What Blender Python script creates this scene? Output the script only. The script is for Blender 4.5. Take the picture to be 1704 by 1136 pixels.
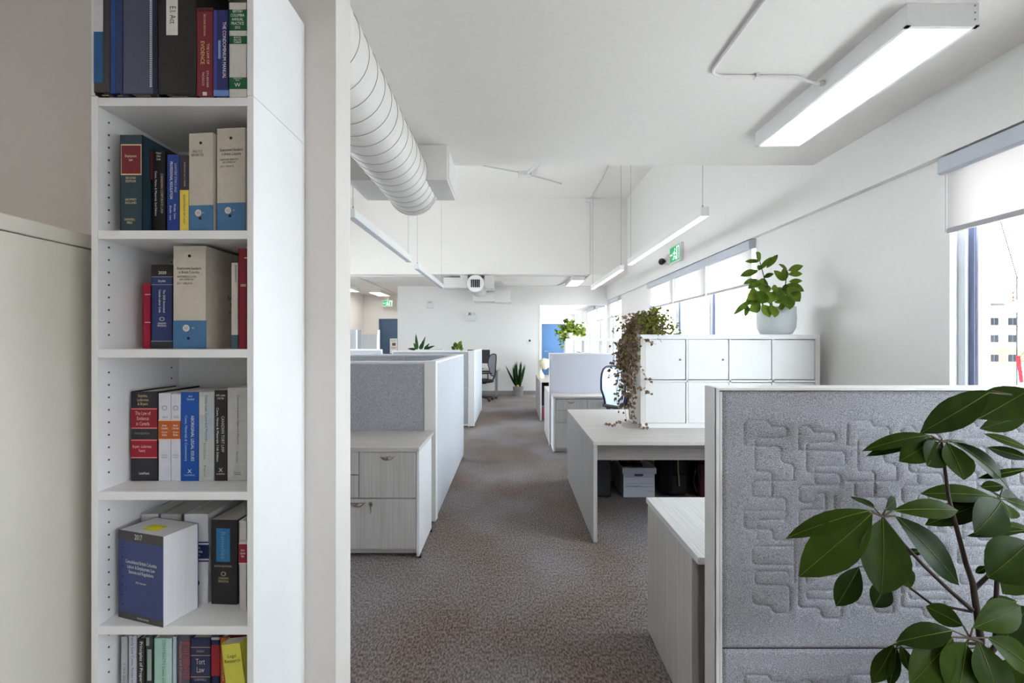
import bpy, bmesh, math, random
from mathutils import Vector, Matrix
random.seed(7)
PI = math.pi
scene = bpy.context.scene
for o in list(bpy.data.objects): bpy.data.objects.remove(o)
C = scene.collection

# ------------------------------------------------------------------ camera
F, H = 810.0, 1.425                       # focal length in pixels of a 1704 wide frame, eye height
cam_d = bpy.data.cameras.new('camera'); cam_d.sensor_width = 36; cam_d.lens = F / 1704 * 36
cam_d.clip_start = 0.05; cam_d.clip_end = 600
cam = bpy.data.objects.new('camera', cam_d); C.objects.link(cam)
cam.location = (0, 0, H); cam.rotation_euler = (PI / 2, 0, 0)
scene.camera = cam
# ------------------------------------------------------------------ sky and exposure
world = bpy.data.worlds.new('sky'); scene.world = world; world.use_nodes = True
bg = world.node_tree.nodes['Background']
bg.inputs[0].default_value = (0.86, 0.93, 1.0, 1); bg.inputs[1].default_value = 6.5
scene.view_settings.view_transform = 'Standard'; scene.view_settings.look = 'None'
scene.view_settings.gamma = 1; scene.view_settings.use_curve_mapping = False
scene.view_settings.exposure = 1.6

def U(px, py, Y):                         # photograph pixel at depth Y -> point
    return Vector(((px - 852) * Y / F, Y, H - (py - 568) * Y / F))

# ------------------------------------------------------------------ materials
MATS = {}
def srgb(c):
    return tuple(((v / 255) / 12.92 if v / 255 <= .04045 else ((v / 255 + .055) / 1.055) ** 2.4) for v in c)
def mat(name, rgb, rough=.6, var=.06, scale=40, bump=0, bscale=None, stretch=(1, 1, 1), spec=.4, metal=0, emit=0, ecol=None, coat=0):
    if name in MATS: return MATS[name]
    m = bpy.data.materials.new(name); m.use_nodes = True
    nt = m.node_tree; b = nt.nodes['Principled BSDF']
    col = srgb(rgb)
    b.inputs['Roughness'].default_value = rough; b.inputs['Metallic'].default_value = metal
    b.inputs['Specular IOR Level'].default_value = spec
    b.inputs['Coat Weight'].default_value = coat
    tc = nt.nodes.new('ShaderNodeTexCoord'); mp = nt.nodes.new('ShaderNodeMapping'); mp.inputs['Scale'].default_value = stretch
    nz = nt.nodes.new('ShaderNodeTexNoise'); nz.inputs['Scale'].default_value = scale; nz.inputs['Detail'].default_value = 4
    rp = nt.nodes.new('ShaderNodeValToRGB')
    rp.color_ramp.elements[0].position = .3; rp.color_ramp.elements[1].position = .7
    rp.color_ramp.elements[0].color = (*[max(0, v * (1 - var)) for v in col], 1)
    rp.color_ramp.elements[1].color = (*[min(1, v * (1 + var)) for v in col], 1)
    L = nt.links
    L.new(tc.outputs['Object'], mp.inputs[0]); L.new(mp.outputs[0], nz.inputs['Vector'])
    L.new(nz.outputs['Fac'], rp.inputs[0]); L.new(rp.outputs[0], b.inputs['Base Color'])
    if bump:
        n2 = nz
        if bscale:
            n2 = nt.nodes.new('ShaderNodeTexNoise'); n2.inputs['Scale'].default_value = bscale; n2.inputs['Detail'].default_value = 3
            L.new(mp.outputs[0], n2.inputs['Vector'])
        bp = nt.nodes.new('ShaderNodeBump'); bp.inputs['Strength'].default_value = bump; bp.inputs['Distance'].default_value = .004
        L.new(n2.outputs['Fac'], bp.inputs['Height']); L.new(bp.outputs[0], b.inputs['Normal'])
    if emit:
        b.inputs['Emission Color'].default_value = (*(srgb(ecol) if ecol else col), 1); b.inputs['Emission Strength'].default_value = emit
    MATS[name] = m
    return m
def flat(rgb, rough=.6, name=None, **k):
    return mat(name or 'tone_%d_%d_%d' % tuple(rgb), rgb, rough, .05, 60, **k)

WALL = mat('wall_paint', (238, 236, 233), .8, .012, 30, .03, 220)
WALL_SHADE = mat('wall_paint_warm_shade', (221, 215, 210), .85, .012, 30, .03, 220)  # shadow and warm lamp light on this wall put into the colour
CEIL = mat('ceiling_paint', (242, 237, 232), .85, .012, 25, .03, 200)
WHITE = mat('white_lacquer', (236, 236, 235), .45, .01, 10)
OFFW = mat('off_white_metal', (228, 227, 224), .45, .01, 10)
TRIM = mat('window_frame_white', (206, 211, 220), .4, .01, 10)
DARKTRIM = mat('window_gasket', (110, 116, 146), .5, .03, 10)
BASEB = mat('grey_rubber_base', (150, 147, 146), .6, .02, 20)
def laminate(name, rgb, axis):
    st = {'x': (1.2, 90, 90), 'y': (90, 1.2, 90), 'z': (90, 90, 1.2)}[axis]
    return mat(name, rgb, .5, .15, 2.2, .08, None, st)
LAMZ = laminate('ash_laminate_upright', (190, 187, 185), 'z')  # one laminate in stepped tones: how light falls on each facing, in colour
LAMX = laminate('ash_laminate_cross', (200, 194, 190), 'x')
LAMY = laminate('ash_laminate_long', (210, 208, 207), 'y')
FELT = mat('grey_felt', (170, 171, 178), .95, .5, 300, .7, 380, spec=.1)
FELT_LIT = mat('window_lit_felt', (204, 207, 214), .95, .3, 300, .5, 520, spec=.1)  # lighter copy of the grey felt, with window light put into the colour
BLACK = mat('black_plastic', (24, 24, 26), .5, .05, 30)
DARK = mat('charcoal_plastic', (52, 52, 55), .55, .05, 30)
STEEL = mat('brushed_nickel', (176, 168, 158), .35, .04, 80, metal=.9)
GREYM = mat('grey_metal', (150, 152, 156), .4, .03, 30, metal=.3)
BLUEDOOR = mat('blue_door_paint', (72, 106, 148), .5, .03, 12)
BLUEDOORD = mat('slate_blue_door_paint', (70, 96, 126), .5, .03, 12)
DUCT = mat('painted_spiral_duct', (232, 228, 224), .5, .012, 25)
SEAM = mat('duct_seam_grey', (150, 144, 138), .7, .02, 25)  # grey of the raised lock seam, darker than the duct paint
INK = mat('black_print', (28, 28, 30), .7, .02, 20)
WINK = mat('white_print', (238, 238, 236), .7, .02, 20)
GOLD = mat('gold_print', (226, 200, 140), .5, .03, 20)
PAPER = mat('book_pages', (226, 222, 214), .9, .06, 8, .2, None, (400, 1, 1))
SOIL = mat('potting_soil', (58, 44, 34), .95, .3, 120, .6)

def carpet():
    m = bpy.data.materials.new('mottled_carpet'); m.use_nodes = True; nt = m.node_tree; b = nt.nodes['Principled BSDF']; L = nt.links
    b.inputs['Roughness'].default_value = .95; b.inputs['Specular IOR Level'].default_value = .1
    tc = nt.nodes.new('ShaderNodeTexCoord')
    def noise(scale, stretch=(1, 1, 1), det=5):
        mp = nt.nodes.new('ShaderNodeMapping'); mp.inputs['Scale'].default_value = stretch
        n = nt.nodes.new('ShaderNodeTexNoise'); n.inputs['Scale'].default_value = scale; n.inputs['Detail'].default_value = det
        L.new(tc.outputs['Object'], mp.inputs[0]); L.new(mp.outputs[0], n.inputs['Vector']); return n
    def ramp(src, p0, p1, c0, c1):
        r = nt.nodes.new('ShaderNodeValToRGB'); r.color_ramp.elements[0].position = p0; r.color_ramp.elements[1].position = p1
        r.color_ramp.elements[0].color = (*srgb(c0), 1); r.color_ramp.elements[1].color = (*srgb(c1), 1)
        L.new(src.outputs['Fac'], r.inputs[0]); return r
    fine = ramp(noise(115, (1, .45, 1), 7), .37, .64, (56, 48, 46), (176, 165, 160))
    big = ramp(noise(1.3, (1, .7, 1), 3), .40, .60, (120, 101, 88), (150, 146, 152))
    mx = nt.nodes.new('ShaderNodeMix'); mx.data_type = 'RGBA'; mx.blend_type = 'MULTIPLY'; mx.inputs[0].default_value = .0
    mx.blend_type = 'MIX'; mx.inputs[0].default_value = .42
    L.new(fine.outputs[0], mx.inputs[6]); L.new(big.outputs[0], mx.inputs[7]); L.new(mx.outputs[2], b.inputs['Base Color'])
    bp = nt.nodes.new('ShaderNodeBump'); bp.inputs['Strength'].default_value = .7; bp.inputs['Distance'].default_value = .006
    L.new(noise(220).outputs['Fac'], bp.inputs['Height']); L.new(bp.outputs[0], b.inputs['Normal'])
    return m
CARPET = carpet()
def glassmat():
    m = bpy.data.materials.new('window_glass'); m.use_nodes = True; nt = m.node_tree; nt.nodes.clear()
    out = nt.nodes.new('ShaderNodeOutputMaterial'); mix = nt.nodes.new('ShaderNodeMixShader')
    t = nt.nodes.new('ShaderNodeBsdfTransparent'); t.inputs[0].default_value = (.96, .98, .98, 1)
    g = nt.nodes.new('ShaderNodeBsdfGlossy'); g.inputs['Roughness'].default_value = .02
    mix.inputs[0].default_value = .05
    nt.links.new(t.outputs[0], mix.inputs[1]); nt.links.new(g.outputs[0], mix.inputs[2]); nt.links.new(mix.outputs[0], out.inputs[0])
    return m
GLASS = glassmat()
def blindmat():
    m = bpy.data.materials.new('blind_fabric'); m.use_nodes = True; nt = m.node_tree; nt.nodes.clear()
    out = nt.nodes.new('ShaderNodeOutputMaterial'); mix = nt.nodes.new('ShaderNodeMixShader'); mix.inputs[0].default_value = .42
    d = nt.nodes.new('ShaderNodeBsdfDiffuse'); d.inputs[0].default_value = (.74, .71, .69, 1)
    t = nt.nodes.new('ShaderNodeBsdfTranslucent'); 
    wv = nt.nodes.new('ShaderNodeTexNoise'); wv.inputs['Scale'].default_value = 300
    rp = nt.nodes.new('ShaderNodeValToRGB'); rp.color_ramp.elements[0].color = (.55, .52, .51, 1); rp.color_ramp.elements[1].color = (.68, .65, .64, 1)
    nt.links.new(wv.outputs['Fac'], rp.inputs[0]); nt.links.new(rp.outputs[0], t.inputs[0])
    nt.links.new(d.outputs[0], mix.inputs[1]); nt.links.new(t.outputs[0], mix.inputs[2]); nt.links.new(mix.outputs[0], out.inputs[0])
    return m
BLIND = blindmat()
def leafmat(name, dark, light, rough=.35, scale=14, trans=.25, spec=.07):
    m = bpy.data.materials.new(name); m.use_nodes = True; nt = m.node_tree; b = nt.nodes['Principled BSDF']; L = nt.links
    oi = nt.nodes.new('ShaderNodeObjectInfo'); tc = nt.nodes.new('ShaderNodeTexCoord')
    nz = nt.nodes.new('ShaderNodeTexNoise'); nz.inputs['Scale'].default_value = scale
    L.new(tc.outputs['Object'], nz.inputs['Vector'])
    ad = nt.nodes.new('ShaderNodeMath'); ad.operation = 'MULTIPLY_ADD'; ad.inputs[1].default_value = .5
    L.new(oi.outputs['Random'], ad.inputs[0]); 
    sc = nt.nodes.new('ShaderNodeMath'); sc.operation = 'MULTIPLY'; sc.inputs[1].default_value = .6
    L.new(nz.outputs['Fac'], sc.inputs[0]); L.new(sc.outputs[0], ad.inputs[2])
    rp = nt.nodes.new('ShaderNodeValToRGB'); rp.color_ramp.elements[0].position = .2; rp.color_ramp.elements[1].position = .8
    rp.color_ramp.elements[0].color = (*srgb(dark), 1); rp.color_ramp.elements[1].color = (*srgb(light), 1)
    L.new(ad.outputs[0], rp.inputs[0]); L.new(rp.outputs[0], b.inputs['Base Color'])
    b.inputs['Roughness'].default_value = rough; b.inputs['Specular IOR Level'].default_value = spec
    out = nt.nodes['Material Output']; tr = nt.nodes.new('ShaderNodeBsdfTranslucent'); mix = nt.nodes.new('ShaderNodeMixShader'); mix.inputs[0].default_value = trans
    L.new(rp.outputs[0], tr.inputs[0]); L.new(b.outputs[0], mix.inputs[1]); L.new(tr.outputs[0], mix.inputs[2]); L.new(mix.outputs[0], out.inputs[0])
    MATS[name] = m; return m
LEAF = leafmat('glossy_umbrella_leaf', (22, 36, 12), (54, 70, 24), .28, 14, .10, .02)
LEAFM = leafmat('leaf_midrib', (84, 104, 36), (116, 134, 54), .5)
LEAFB = leafmat('bright_bush_leaf', (34, 66, 18), (116, 138, 48), .4)
LEAFP = leafmat('pale_yellow_green_leaf', (96, 132, 44), (178, 196, 92), .45)
LEAFS = leafmat('dark_sword_leaf', (24, 50, 30), (62, 92, 52), .4)
LEAFC = leafmat('purple_creeper_leaf', (74, 56, 50), (146, 120, 104), .55, 6)
LEAFCG = leafmat('green_creeper_leaf', (66, 84, 36), (150, 150, 70), .55, 6)
STEM = mat('green_brown_stem', (84, 76, 54), .6, .2, 30)
BARK = mat('brown_stem_bark', (60, 48, 40), .7, .2, 30)

# ------------------------------------------------------------------ building helpers
class MB:
    def __init__(s): s.v = []; s.f = []; s.m = []; s.cur = 0; s.smooth = []
    def add(s, vs, fs, smooth=False):
        n = len(s.v); s.v += [tuple(v) for v in vs]
        for f in fs: s.f.append(tuple(n + i for i in f)); s.m.append(s.cur); s.smooth.append(smooth)
        return s
    def box(s, x0, x1, y0, y1, z0, z1, M=None):
        vs = [Vector((x, y, z)) for z in (z0, z1) for y in (y0, y1) for x in (x0, x1)]
        if M: vs = [M @ v for v in vs]
        return s.add(vs, [(0, 2, 3, 1), (4, 5, 7, 6), (0, 1, 5, 4), (2, 6, 7, 3), (0, 4, 6, 2), (1, 3, 7, 5)])
    def tube(s, pts, r, n=8, cap=True):
        pts = [Vector(p) for p in pts]; rs = r if isinstance(r, (list, tuple)) else [r] * len(pts)
        rings = []; up = None
        for i, p in enumerate(pts):
            d = (pts[min(i + 1, len(pts) - 1)] - pts[max(i - 1, 0)]).normalized()
            if up is None: up = d.orthogonal().normalized()
            up = (up - d * up.dot(d)); up = up.normalized() if up.length > 1e-6 else d.orthogonal().normalized()
            w = d.cross(up)
            rings.append([p + (up * math.cos(2 * PI * k / n) + w * math.sin(2 * PI * k / n)) * rs[i] for k in range(n)])
        vs = [v for rg in rings for v in rg]; fs = []
        for i in range(len(pts) - 1):
            for k in range(n):
                a = i * n + k; b_ = i * n + (k + 1) % n; fs.append((a, b_, b_ + n, a + n))
        s.add(vs, fs, True)
        if cap:
            s.add(rings[0], [tuple(range(n - 1, -1, -1))]); s.add(rings[-1], [tuple(range(n))])
        return s
    def lathe(s, prof, c=(0, 0, 0), n=24, M=None):     # prof: (radius, z)
        c = Vector(c); vs = []
        for r, z in prof:
            for k in range(n):
                v = Vector((r * math.cos(2 * PI * k / n), r * math.sin(2 * PI * k / n), z))
                vs.append(c + (M @ v if M else v))
        fs = []
        for i in range(len(prof) - 1):
            for k in range(n):
                a = i * n + k; b_ = i * n + (k + 1) % n; fs.append((a, b_, b_ + n, a + n))
        s.add(vs, fs, True)
        s.add(vs[:n], [tuple(range(n - 1, -1, -1))]); s.add(vs[-n:], [tuple(range(n))])
        return s
    def prism(s, poly, z0, z1, M=None):                # polygon in xy extruded in z
        n = len(poly); vs = [Vector((p[0], p[1], z)) for z in (z0, z1) for p in poly]
        if M: vs = [M @ v for v in vs]
        fs = [tuple(range(n - 1, -1, -1)), tuple(range(n, 2 * n))] + [(i, (i + 1) % n, n + (i + 1) % n, n + i) for i in range(n)]
        return s.add(vs, fs)
    def sphere(s, c, r, sc=(1, 1, 1), nu=12, nv=8):
        prof = [(max(1e-4, math.sin(PI * i / nv)) * r, -math.cos(PI * i / nv) * r) for i in range(nv + 1)]
        return s.lathe(prof, c, nu, Matrix.Diagonal((sc[0], sc[1], sc[2])))
    def build(s, name, mats, parent=None, bevel=0, loc=None, rotz=0, seg=2):
        me = bpy.data.meshes.new(name); me.from_pydata(s.v, [], s.f)
        if not isinstance(mats, (list, tuple)): mats = [mats]
        for m in mats: me.materials.append(m)
        me.polygons.foreach_set('material_index', s.m); me.polygons.foreach_set('use_smooth', s.smooth)
        me.update()
        bm = bmesh.new(); bm.from_mesh(me); bmesh.ops.recalc_face_normals(bm, faces=bm.faces); bm.to_mesh(me); bm.free()
        o = bpy.data.objects.new(name, me); C.objects.link(o)
        if parent: attach(o, parent)
        if loc is not None: o.location = loc
        o.rotation_euler.z = rotz
        if bevel:
            b = o.modifiers.new('bevel', 'BEVEL'); b.width = bevel; b.segments = seg; b.limit_method = 'ANGLE'; b.angle_limit = .6
        return o
def box(name, x0, x1, y0, y1, z0, z1, m, parent=None, bevel=0):
    return MB().box(x0, x1, y0, y1, z0, z1).build(name, m, parent, bevel)
def tag(o, label=None, cat=None, group=None, kind=None):
    if label: o['label'] = label
    if cat: o['category'] = cat
    if group: o['group'] = group
    if kind: o['kind'] = kind
    return o
WORLD = {}                                 # things whose parts are given in room coordinates
def attach(o, parent):
    o.parent = parent
    if parent.name in WORLD: o.matrix_parent_inverse = Matrix.Translation(-WORLD[parent.name])
def thing(name, label, cat, loc=(0, 0, 0), rotz=0, group=None, local=False):
    o = bpy.data.objects.new(name, None); C.objects.link(o); o.empty_display_size = .1
    o.location = loc; o.rotation_euler.z = rotz
    if not local: WORLD[o.name] = Vector(loc)
    return tag(o, label, cat, group)
def struct(o): o['kind'] = 'structure'; return o
FACE = {'front': Matrix(((1, 0, 0), (0, 0, -1), (0, 1, 0))).to_4x4(),        # reads from -y, upright
        'down': Matrix(((0, 1, 0), (0, 0, -1), (-1, 0, 0))).to_4x4(),        # on a spine, reads top to bottom
        'left': Matrix(((0, 0, -1), (-1, 0, 0), (0, 1, 0))).to_4x4(),        # on a face towards -x
        'right': Matrix(((0, 0, 1), (1, 0, 0), (0, 1, 0))).to_4x4(),         # on a face towards +x
        'rightdown': Matrix(((0, 0, 1), (0, 1, 0), (-1, 0, 0))).to_4x4()}
def text(s, size, m, parent, loc, face='front', name='lettering', width=None, bold=0, align='CENTER', sx=1.0):
    cu = bpy.data.curves.new('t', 'FONT'); cu.body = s; cu.size = size; cu.align_x = align; cu.align_y = 'CENTER'; cu.resolution_u = 2; cu.offset = bold
    t = bpy.data.objects.new('t', cu); me = bpy.data.meshes.new_from_object(t)
    bpy.data.objects.remove(t); bpy.data.curves.remove(cu)
    if width and me.vertices:
        xs = [v.co.x for v in me.vertices]; k = width / max(1e-6, max(xs) - min(xs)); 
        for v in me.vertices: v.co.x *= k
    me.materials.append(m); me.name = name
    o = bpy.data.objects.new(name, me); C.objects.link(o); attach(o, parent)
    o.matrix_basis = Matrix.Translation(loc) @ FACE[face]
    return o
def leaf_mesh(L=1, hw=.3, droop=.25, fold=.15, nl=8, na=4, tipsharp=1.0, wide=.45):
    """leaf along +x from the origin, upper side +z"""
    vs = []; fs = []
    for i in range(nl + 1):
        t = i / nl
        w = hw * (math.sin(PI * t ** (math.log(.5) / math.log(wide))) ** .8 if 0 < t < 1 else .02)
        z0 = -droop * L * t * t
        for j in range(na + 1):
            u = j / na * 2 - 1
            vs.append((L * t, u * w, z0 + abs(u) * fold * w - .12 * (u * u) * w * t))
    for i in range(nl):
        for j in range(na):
            a = i * (na + 1) + j; fs.append((a, a + 1, a + na + 2, a + na + 1))
    return vs, fs
def leaf_frame(b, t, up, roll=0):
    x = (t - b).normalized(); y = up.cross(x)
    y = y.normalized() if y.length > 1e-4 else x.orthogonal().normalized()
    z = x.cross(y)
    M = Matrix((x, y, z)).transposed()
    return M @ Matrix.Rotation(roll, 3, 'X')
def put_leaf(name, parent, b, t, hw, up, m, roll=0, droop=.15, fold=.2, rib=None, wide=.45, nl=8):
    L = (t - b).length
    vs, fs = leaf_mesh(L, hw, droop, fold, nl=nl, wide=wide)
    # keep the tip on target although the blade droops
    ang = math.atan(droop); R = leaf_frame(b, t, up, roll).to_4x4() @ Matrix.Rotation(-ang, 4, 'Y')
    M = Matrix.Translation(b) @ R
    mb = MB().add(vs, fs, True); o = mb.build(name, m)
    attach(o, parent); o.matrix_basis = M
    if rib:
        r = MB(); pts = [(L * k / 8, 0, -droop * L * (k / 8) ** 2 + .0008) for k in range(9)]
        r.tube(pts, [.0011 * (1 - .75 * k / 8) + .0002 for k in range(9)], 4)
        r.build('midrib', rib, o)
    return o
# ================================================================== STRUCTURE
CZ, WZ = 2.912, 4.58                       # low ceiling, raised ceiling
XR, XL, XB = 2.60, -4.75, 2.545            # right wall, left wall, bulkhead face over the windows
Y0, YW0, YW1, YB = -3.0, 4.11, 10.75, 13.1 # behind camera, raised bay from/to, back wall
struct(box('floor', XL - .2, XR + .25, Y0 - .2, 20.6, -.1, 0, CARPET))
m = MB()
m.box(XL - .2, XR + .25, Y0 - .2, YW0, CZ, CZ + .12)
m.box(XL - .2, XR + .25, YW1, 15.8, CZ, CZ + .12)
struct(m.build('ceiling', CEIL))
m = MB()
m.box(XL - .2, XR + .25, YW0 - .12, YW1 + .12, WZ, WZ + .12)
m.box(XL - .2, XR + .25, YW0 - .12, YW0, CZ + .12, WZ)
m.box(XL - .2, XR + .25, YW1, YW1 + .12, CZ + .12, WZ)
struct(m.build('ceiling_raised_bay', CEIL))
struct(box('ceiling_far_room', .3, XR + .25, YB + .15, 20.6, 2.55, 2.65, CEIL))
# right wall with window openings
SILL, HEAD = .92, 2.515
WIN = [(-2.6, 2.89, 4), (5.19, 9.12, 3), (11.6, 12.85, 1), (13.4, 14.7, 1), (15.1, 16.65, 1), (18.3, 20.0, 1)]
m = MB(); XO = XR + .24
m.box(XR, XO, Y0 - .2, 20.6, 0, SILL)
m.box(XR, XO, Y0 - .2, 20.6, HEAD, WZ + .1)
prev = Y0 - .2
for a, b, n in WIN:
    m.box(XR, XO, prev, a, SILL, HEAD); prev = b
m.box(XR, XO, prev, 20.6, SILL, HEAD)
m.box(XB, XR, Y0, YB, 2.525, WZ)           # bulkhead over the windows
struct(m.build('wall_right', WALL))
# left partition with its free end, left, back and far walls
struct(box('wall_left_partition', XL, -.5406, 1.494, 1.628, 0, CZ, WALL_SHADE))
m = MB()
m.box(XL - .2, XL, Y0 - .2, 4.6, 0, WZ); m.box(XL - .2, XL, 10.2, 20.6, 0, WZ)
m.box(XL - .2, XL, 4.6, 10.2, 0, 1.0); m.box(XL - .2, XL, 4.6, 10.2, 2.3, WZ)
for y in (6.4, 8.3): m.box(XL - .2, XL, y, y + .1, 1.0, 2.3)
struct(m.build('wall_left', WALL))
m = MB()
m.box(-3.08, .75, YB, YB + .15, 0, CZ); m.box(.75, XR, YB, YB + .15, 2.425, CZ)
m.box(-3.08, -2.96, YB + .15, 15.6, 0, CZ)
m.box(XL, -2.96, 15.6, 15.75, 0, CZ)
struct(m.build('wall_back', WALL))
m = MB(); m.box(.3, XR, 20.3, 20.6, 0, 2.6); m.box(.3, .45, YB + .15, 20.3, 0, 2.6)
struct(m.build('wall_far_room', WALL))
m = MB(); m.box(XL, XR, Y0 - .2, Y0, 0, CZ); struct(m.build('wall_behind', WALL))
struct(box('baseboard_back', -3.08, .75, YB - .012, YB, 0, .1, BASEB))
struct(box('baseboard_right', XR - .012, XR, Y0, YB, 0, .1, BASEB))
struct(box('baseboard_partition', XL, -.5406, 1.628, 1.64, 0, .1, BASEB))
m = MB(); m.box(.735, .75, YB - .015, YB + .16, 0, 2.425); m.box(.735, XB, YB - .015, YB + .16, 2.41, 2.425)
struct(m.build('trim_1', WHITE))

# windows: frame, panes, sill
wn = 0
for a, b, n in WIN:
    wn += 1
    w = struct(thing('window_%d' % wn, None, None, (XR + .1, (a + b) / 2, SILL))); 
    fr = MB(); x0, x1 = XR + .045, XR + .125
    fr.box(x0, x1, a, a + .05, SILL, HEAD); fr.box(x0, x1, b - .05, b, SILL, HEAD)
    fr.box(x0, x1, a, b, SILL, SILL + .06); fr.box(x0, x1, a, b, HEAD - .06, HEAD)
    step = (b - a) / n
    for k in range(1, n): fr.box(x0, x1, a + k * step - .04, a + k * step + .04, SILL, HEAD)
    fo = fr.build('window_frame', TRIM, w, .004)
    for k in range(n):
        ya, yb = a + k * step + .05, a + (k + 1) * step - .05
        g = MB()
        g.box(x0 + .02, x1 - .02, ya, ya + .034, SILL + .06, HEAD - .06); g.box(x0 + .02, x1 - .02, yb - .034, yb, SILL + .06, HEAD - .06)
        g.box(x0 + .02, x1 - .02, ya, yb, SILL + .06, SILL + .082); g.build('gasket', DARKTRIM, w)
        s_ = MB()
        s_.box(x0 + .03, x1 - .03, ya + .034, ya + .05, SILL + .082, HEAD - .06); s_.box(x0 + .03, x1 - .03, yb - .05, yb - .034, SILL + .082, HEAD - .06)
        s_.box(x0 + .03, x1 - .03, ya + .05, yb - .05, SILL + .082, SILL + .11); s_.build('sash', TRIM, w)
        box('pane', x0 + .038, x0 + .044, ya + .05, yb - .05, SILL + .11, HEAD - .06, GLASS, w)
    box('window_sill', XR - .03, XR + .24, a, b, SILL - .03, SILL, TRIM, w, .004)
wn += 1                                   # the windows of the left wall, out of the photograph's view but its light is in it
w = struct(thing('window_%d' % wn, None, None, (XL - .1, 7.4, 1.0)))
for z0, z1 in ((1.0, 2.3),):
    for y0, y1 in ((4.6, 6.4), (6.5, 8.3), (8.4, 10.2)):
        f = MB(); f.box(XL - .16, XL - .1, y0, y0 + .05, z0, z1); f.box(XL - .16, XL - .1, y1 - .05, y1, z0, z1); f.box(XL - .16, XL - .1, y0, y1, z0, z0 + .05); f.box(XL - .16, XL - .1, y0, y1, z1 - .05, z1)
        f.build('window_frame', TRIM, w); box('pane', XL - .135, XL - .13, y0 + .05, y1 - .05, z0 + .05, z1 - .05, GLASS, w)

# doors
def door(n, x0, x1, y, z1, m, handle_left=True, notice=False):
    d = struct(thing('door_%d' % n, None, None, ((x0 + x1) / 2, y, 0)))
    f = MB(); f.box(x0 - .05, x0, y - .06, y, 0, z1 + .05); f.box(x1, x1 + .05, y - .06, y, 0, z1 + .05); f.box(x0, x1, y - .06, y, z1, z1 + .05)
    f.build('door_frame', m, d)
    box('door_leaf', x0 + .004, x1 - .004, y - .04, y, .01, z1 - .004, m, d)
    hx = x0 + .08 if handle_left else x1 - .08
    h = MB(); h.lathe([(.03, 0), (.03, .012)], (hx, y - .041, 1.02), 16, Matrix.Rotation(PI / 2, 3, 'X'))
    h.tube([(hx, y - .05, 1.02), (hx, y - .1, 1.02), (hx + (.12 if handle_left else -.12), y - .1, 1.02)], .01, 8)
    h.build('door_handle', STEEL, d)
    if notice:
        p = box('notice', x0 + notice[0], x0 + notice[1], y - .044, y - .041, notice[2], notice[3], WINK, d)
        cx = x0 + (notice[0] + notice[1]) / 2
        w_ = notice[1] - notice[0]
        q = MB(); 
        for k, (dz, ww) in enumerate(((.04, .8), (.09, .6), (.27, .8), (.31, .7), (.42, .8), (.5, .5))):
            q.box(cx - w_ * ww / 2, cx + w_ * ww / 2, y - .0455, y - .0445, notice[3] - dz - .012, notice[3] - dz)
        q.box(cx - w_ * .2, cx + w_ * .3, y - .0455, y - .0445, notice[3] - .23, notice[3] - .14)
        q.build('printed_lines', flat((90, 96, 104)), d)
    return d
door(1, -4.2, -3.27, 15.6, 2.1, BLUEDOORD, True, (.30, .53, 1.05, 1.52))
door(2, 1.30, 2.18, 20.3, 2.1, BLUEDOOR, True)

# ================================================================== OUTSIDE
GROUND = mat('pale_gravel_ground', (206, 204, 200), .95, .05, .3)
struct(box('ground', 2.9, 260, -60, 260, -4.4, -4.2, GROUND))
struct(box('ground_left', -120, XL - .25, -60, 200, -4.4, -4.2, GROUND))
bld = thing('apartment_building', 'white flat-roofed apartment building seen outside through the near window', 'building', (95, 84, -4.2))
box('wall', 74, 120, 80, 92, -4.2, 7.3, flat((232, 228, 220)), bld)
box('roof_edge', 73.7, 120.3, 79.7, 92.3, 7.3, 7.75, flat((60, 58, 55), 1, spec=0), bld)
box('cream_band', 74, 120, 79.9, 80, -2.2, .4, flat((130, 100, 72), 1, spec=0), bld)
for ix in range(10):
    for iz, z in enumerate((4.7, 1.9, -1.3)):
        x = 79.1 + ix * 3.05
        fm = MB(); fm.box(x - .8, x + .8, 79.88, 80, z - .65, z + .65)
        w_ = fm.build('window', flat((96, 96, 98), 1, spec=0), bld)
        g = MB(); g.box(x - .72, x - .05, 79.84, 79.9, z - .57, z + .57); g.box(x + .05, x + .72, 79.84, 79.9, z - .57, z + .57)
        g.build('pane', mat('far_glazing', (34, 35, 38), 1, .1, 2, spec=0), w_)
        if iz == 0 and ix > 3: pass
box('long_low_roof', 70, 130, 70, 74, -4.2, -2.6, flat((240, 240, 240)), None)
o = bpy.data.objects['long_low_roof']; tag(o, 'low white building roof in front of the apartment building outside', 'building')
py = thing('lattice_tower', 'tall steel lattice tower outside the near window', 'tower', (54, 50, -4.2))
t = MB(); yy = 50
def seg(a, b, r=.05):
    t.tube([U(a[0], a[1], yy), U(b[0], b[1], yy)], r, 5)
base = U(1692, 640, yy).x
for dy in (0, 3):
    yy = 50 + dy
    k = yy / 50
    for ox in (0, 46):
        a = [(1692 + ox, 700), (1692 + ox, 460)]; seg(*a, .06)
    seg((1692, 460), (1664, 365), .05); seg((1664, 365), (1640, 270), .05); seg((1738, 460), (1770, 365), .05)
    for y in (460, 546, 600): seg((1692, y), (1738, y), .04)
    for y0, y1 in ((460, 546), (546, 600), (600, 690)): seg((1692, y0), (1738, y1), .03); seg((1738, y0), (1692, y1), .03)
    for y, x in ((372, 1667), (398, 1674), (425, 1682)): seg((x, y), (1760, y - 22), .035)
    seg((1667, 372), (1704, 420), .03); seg((1704, 362), (1682, 425), .03); seg((1704, 420), (1740, 372), .03)
t.build('lattice', mat('galvanised_steel', (40, 40, 42), 1, .05, 5, spec=0), py)
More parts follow.
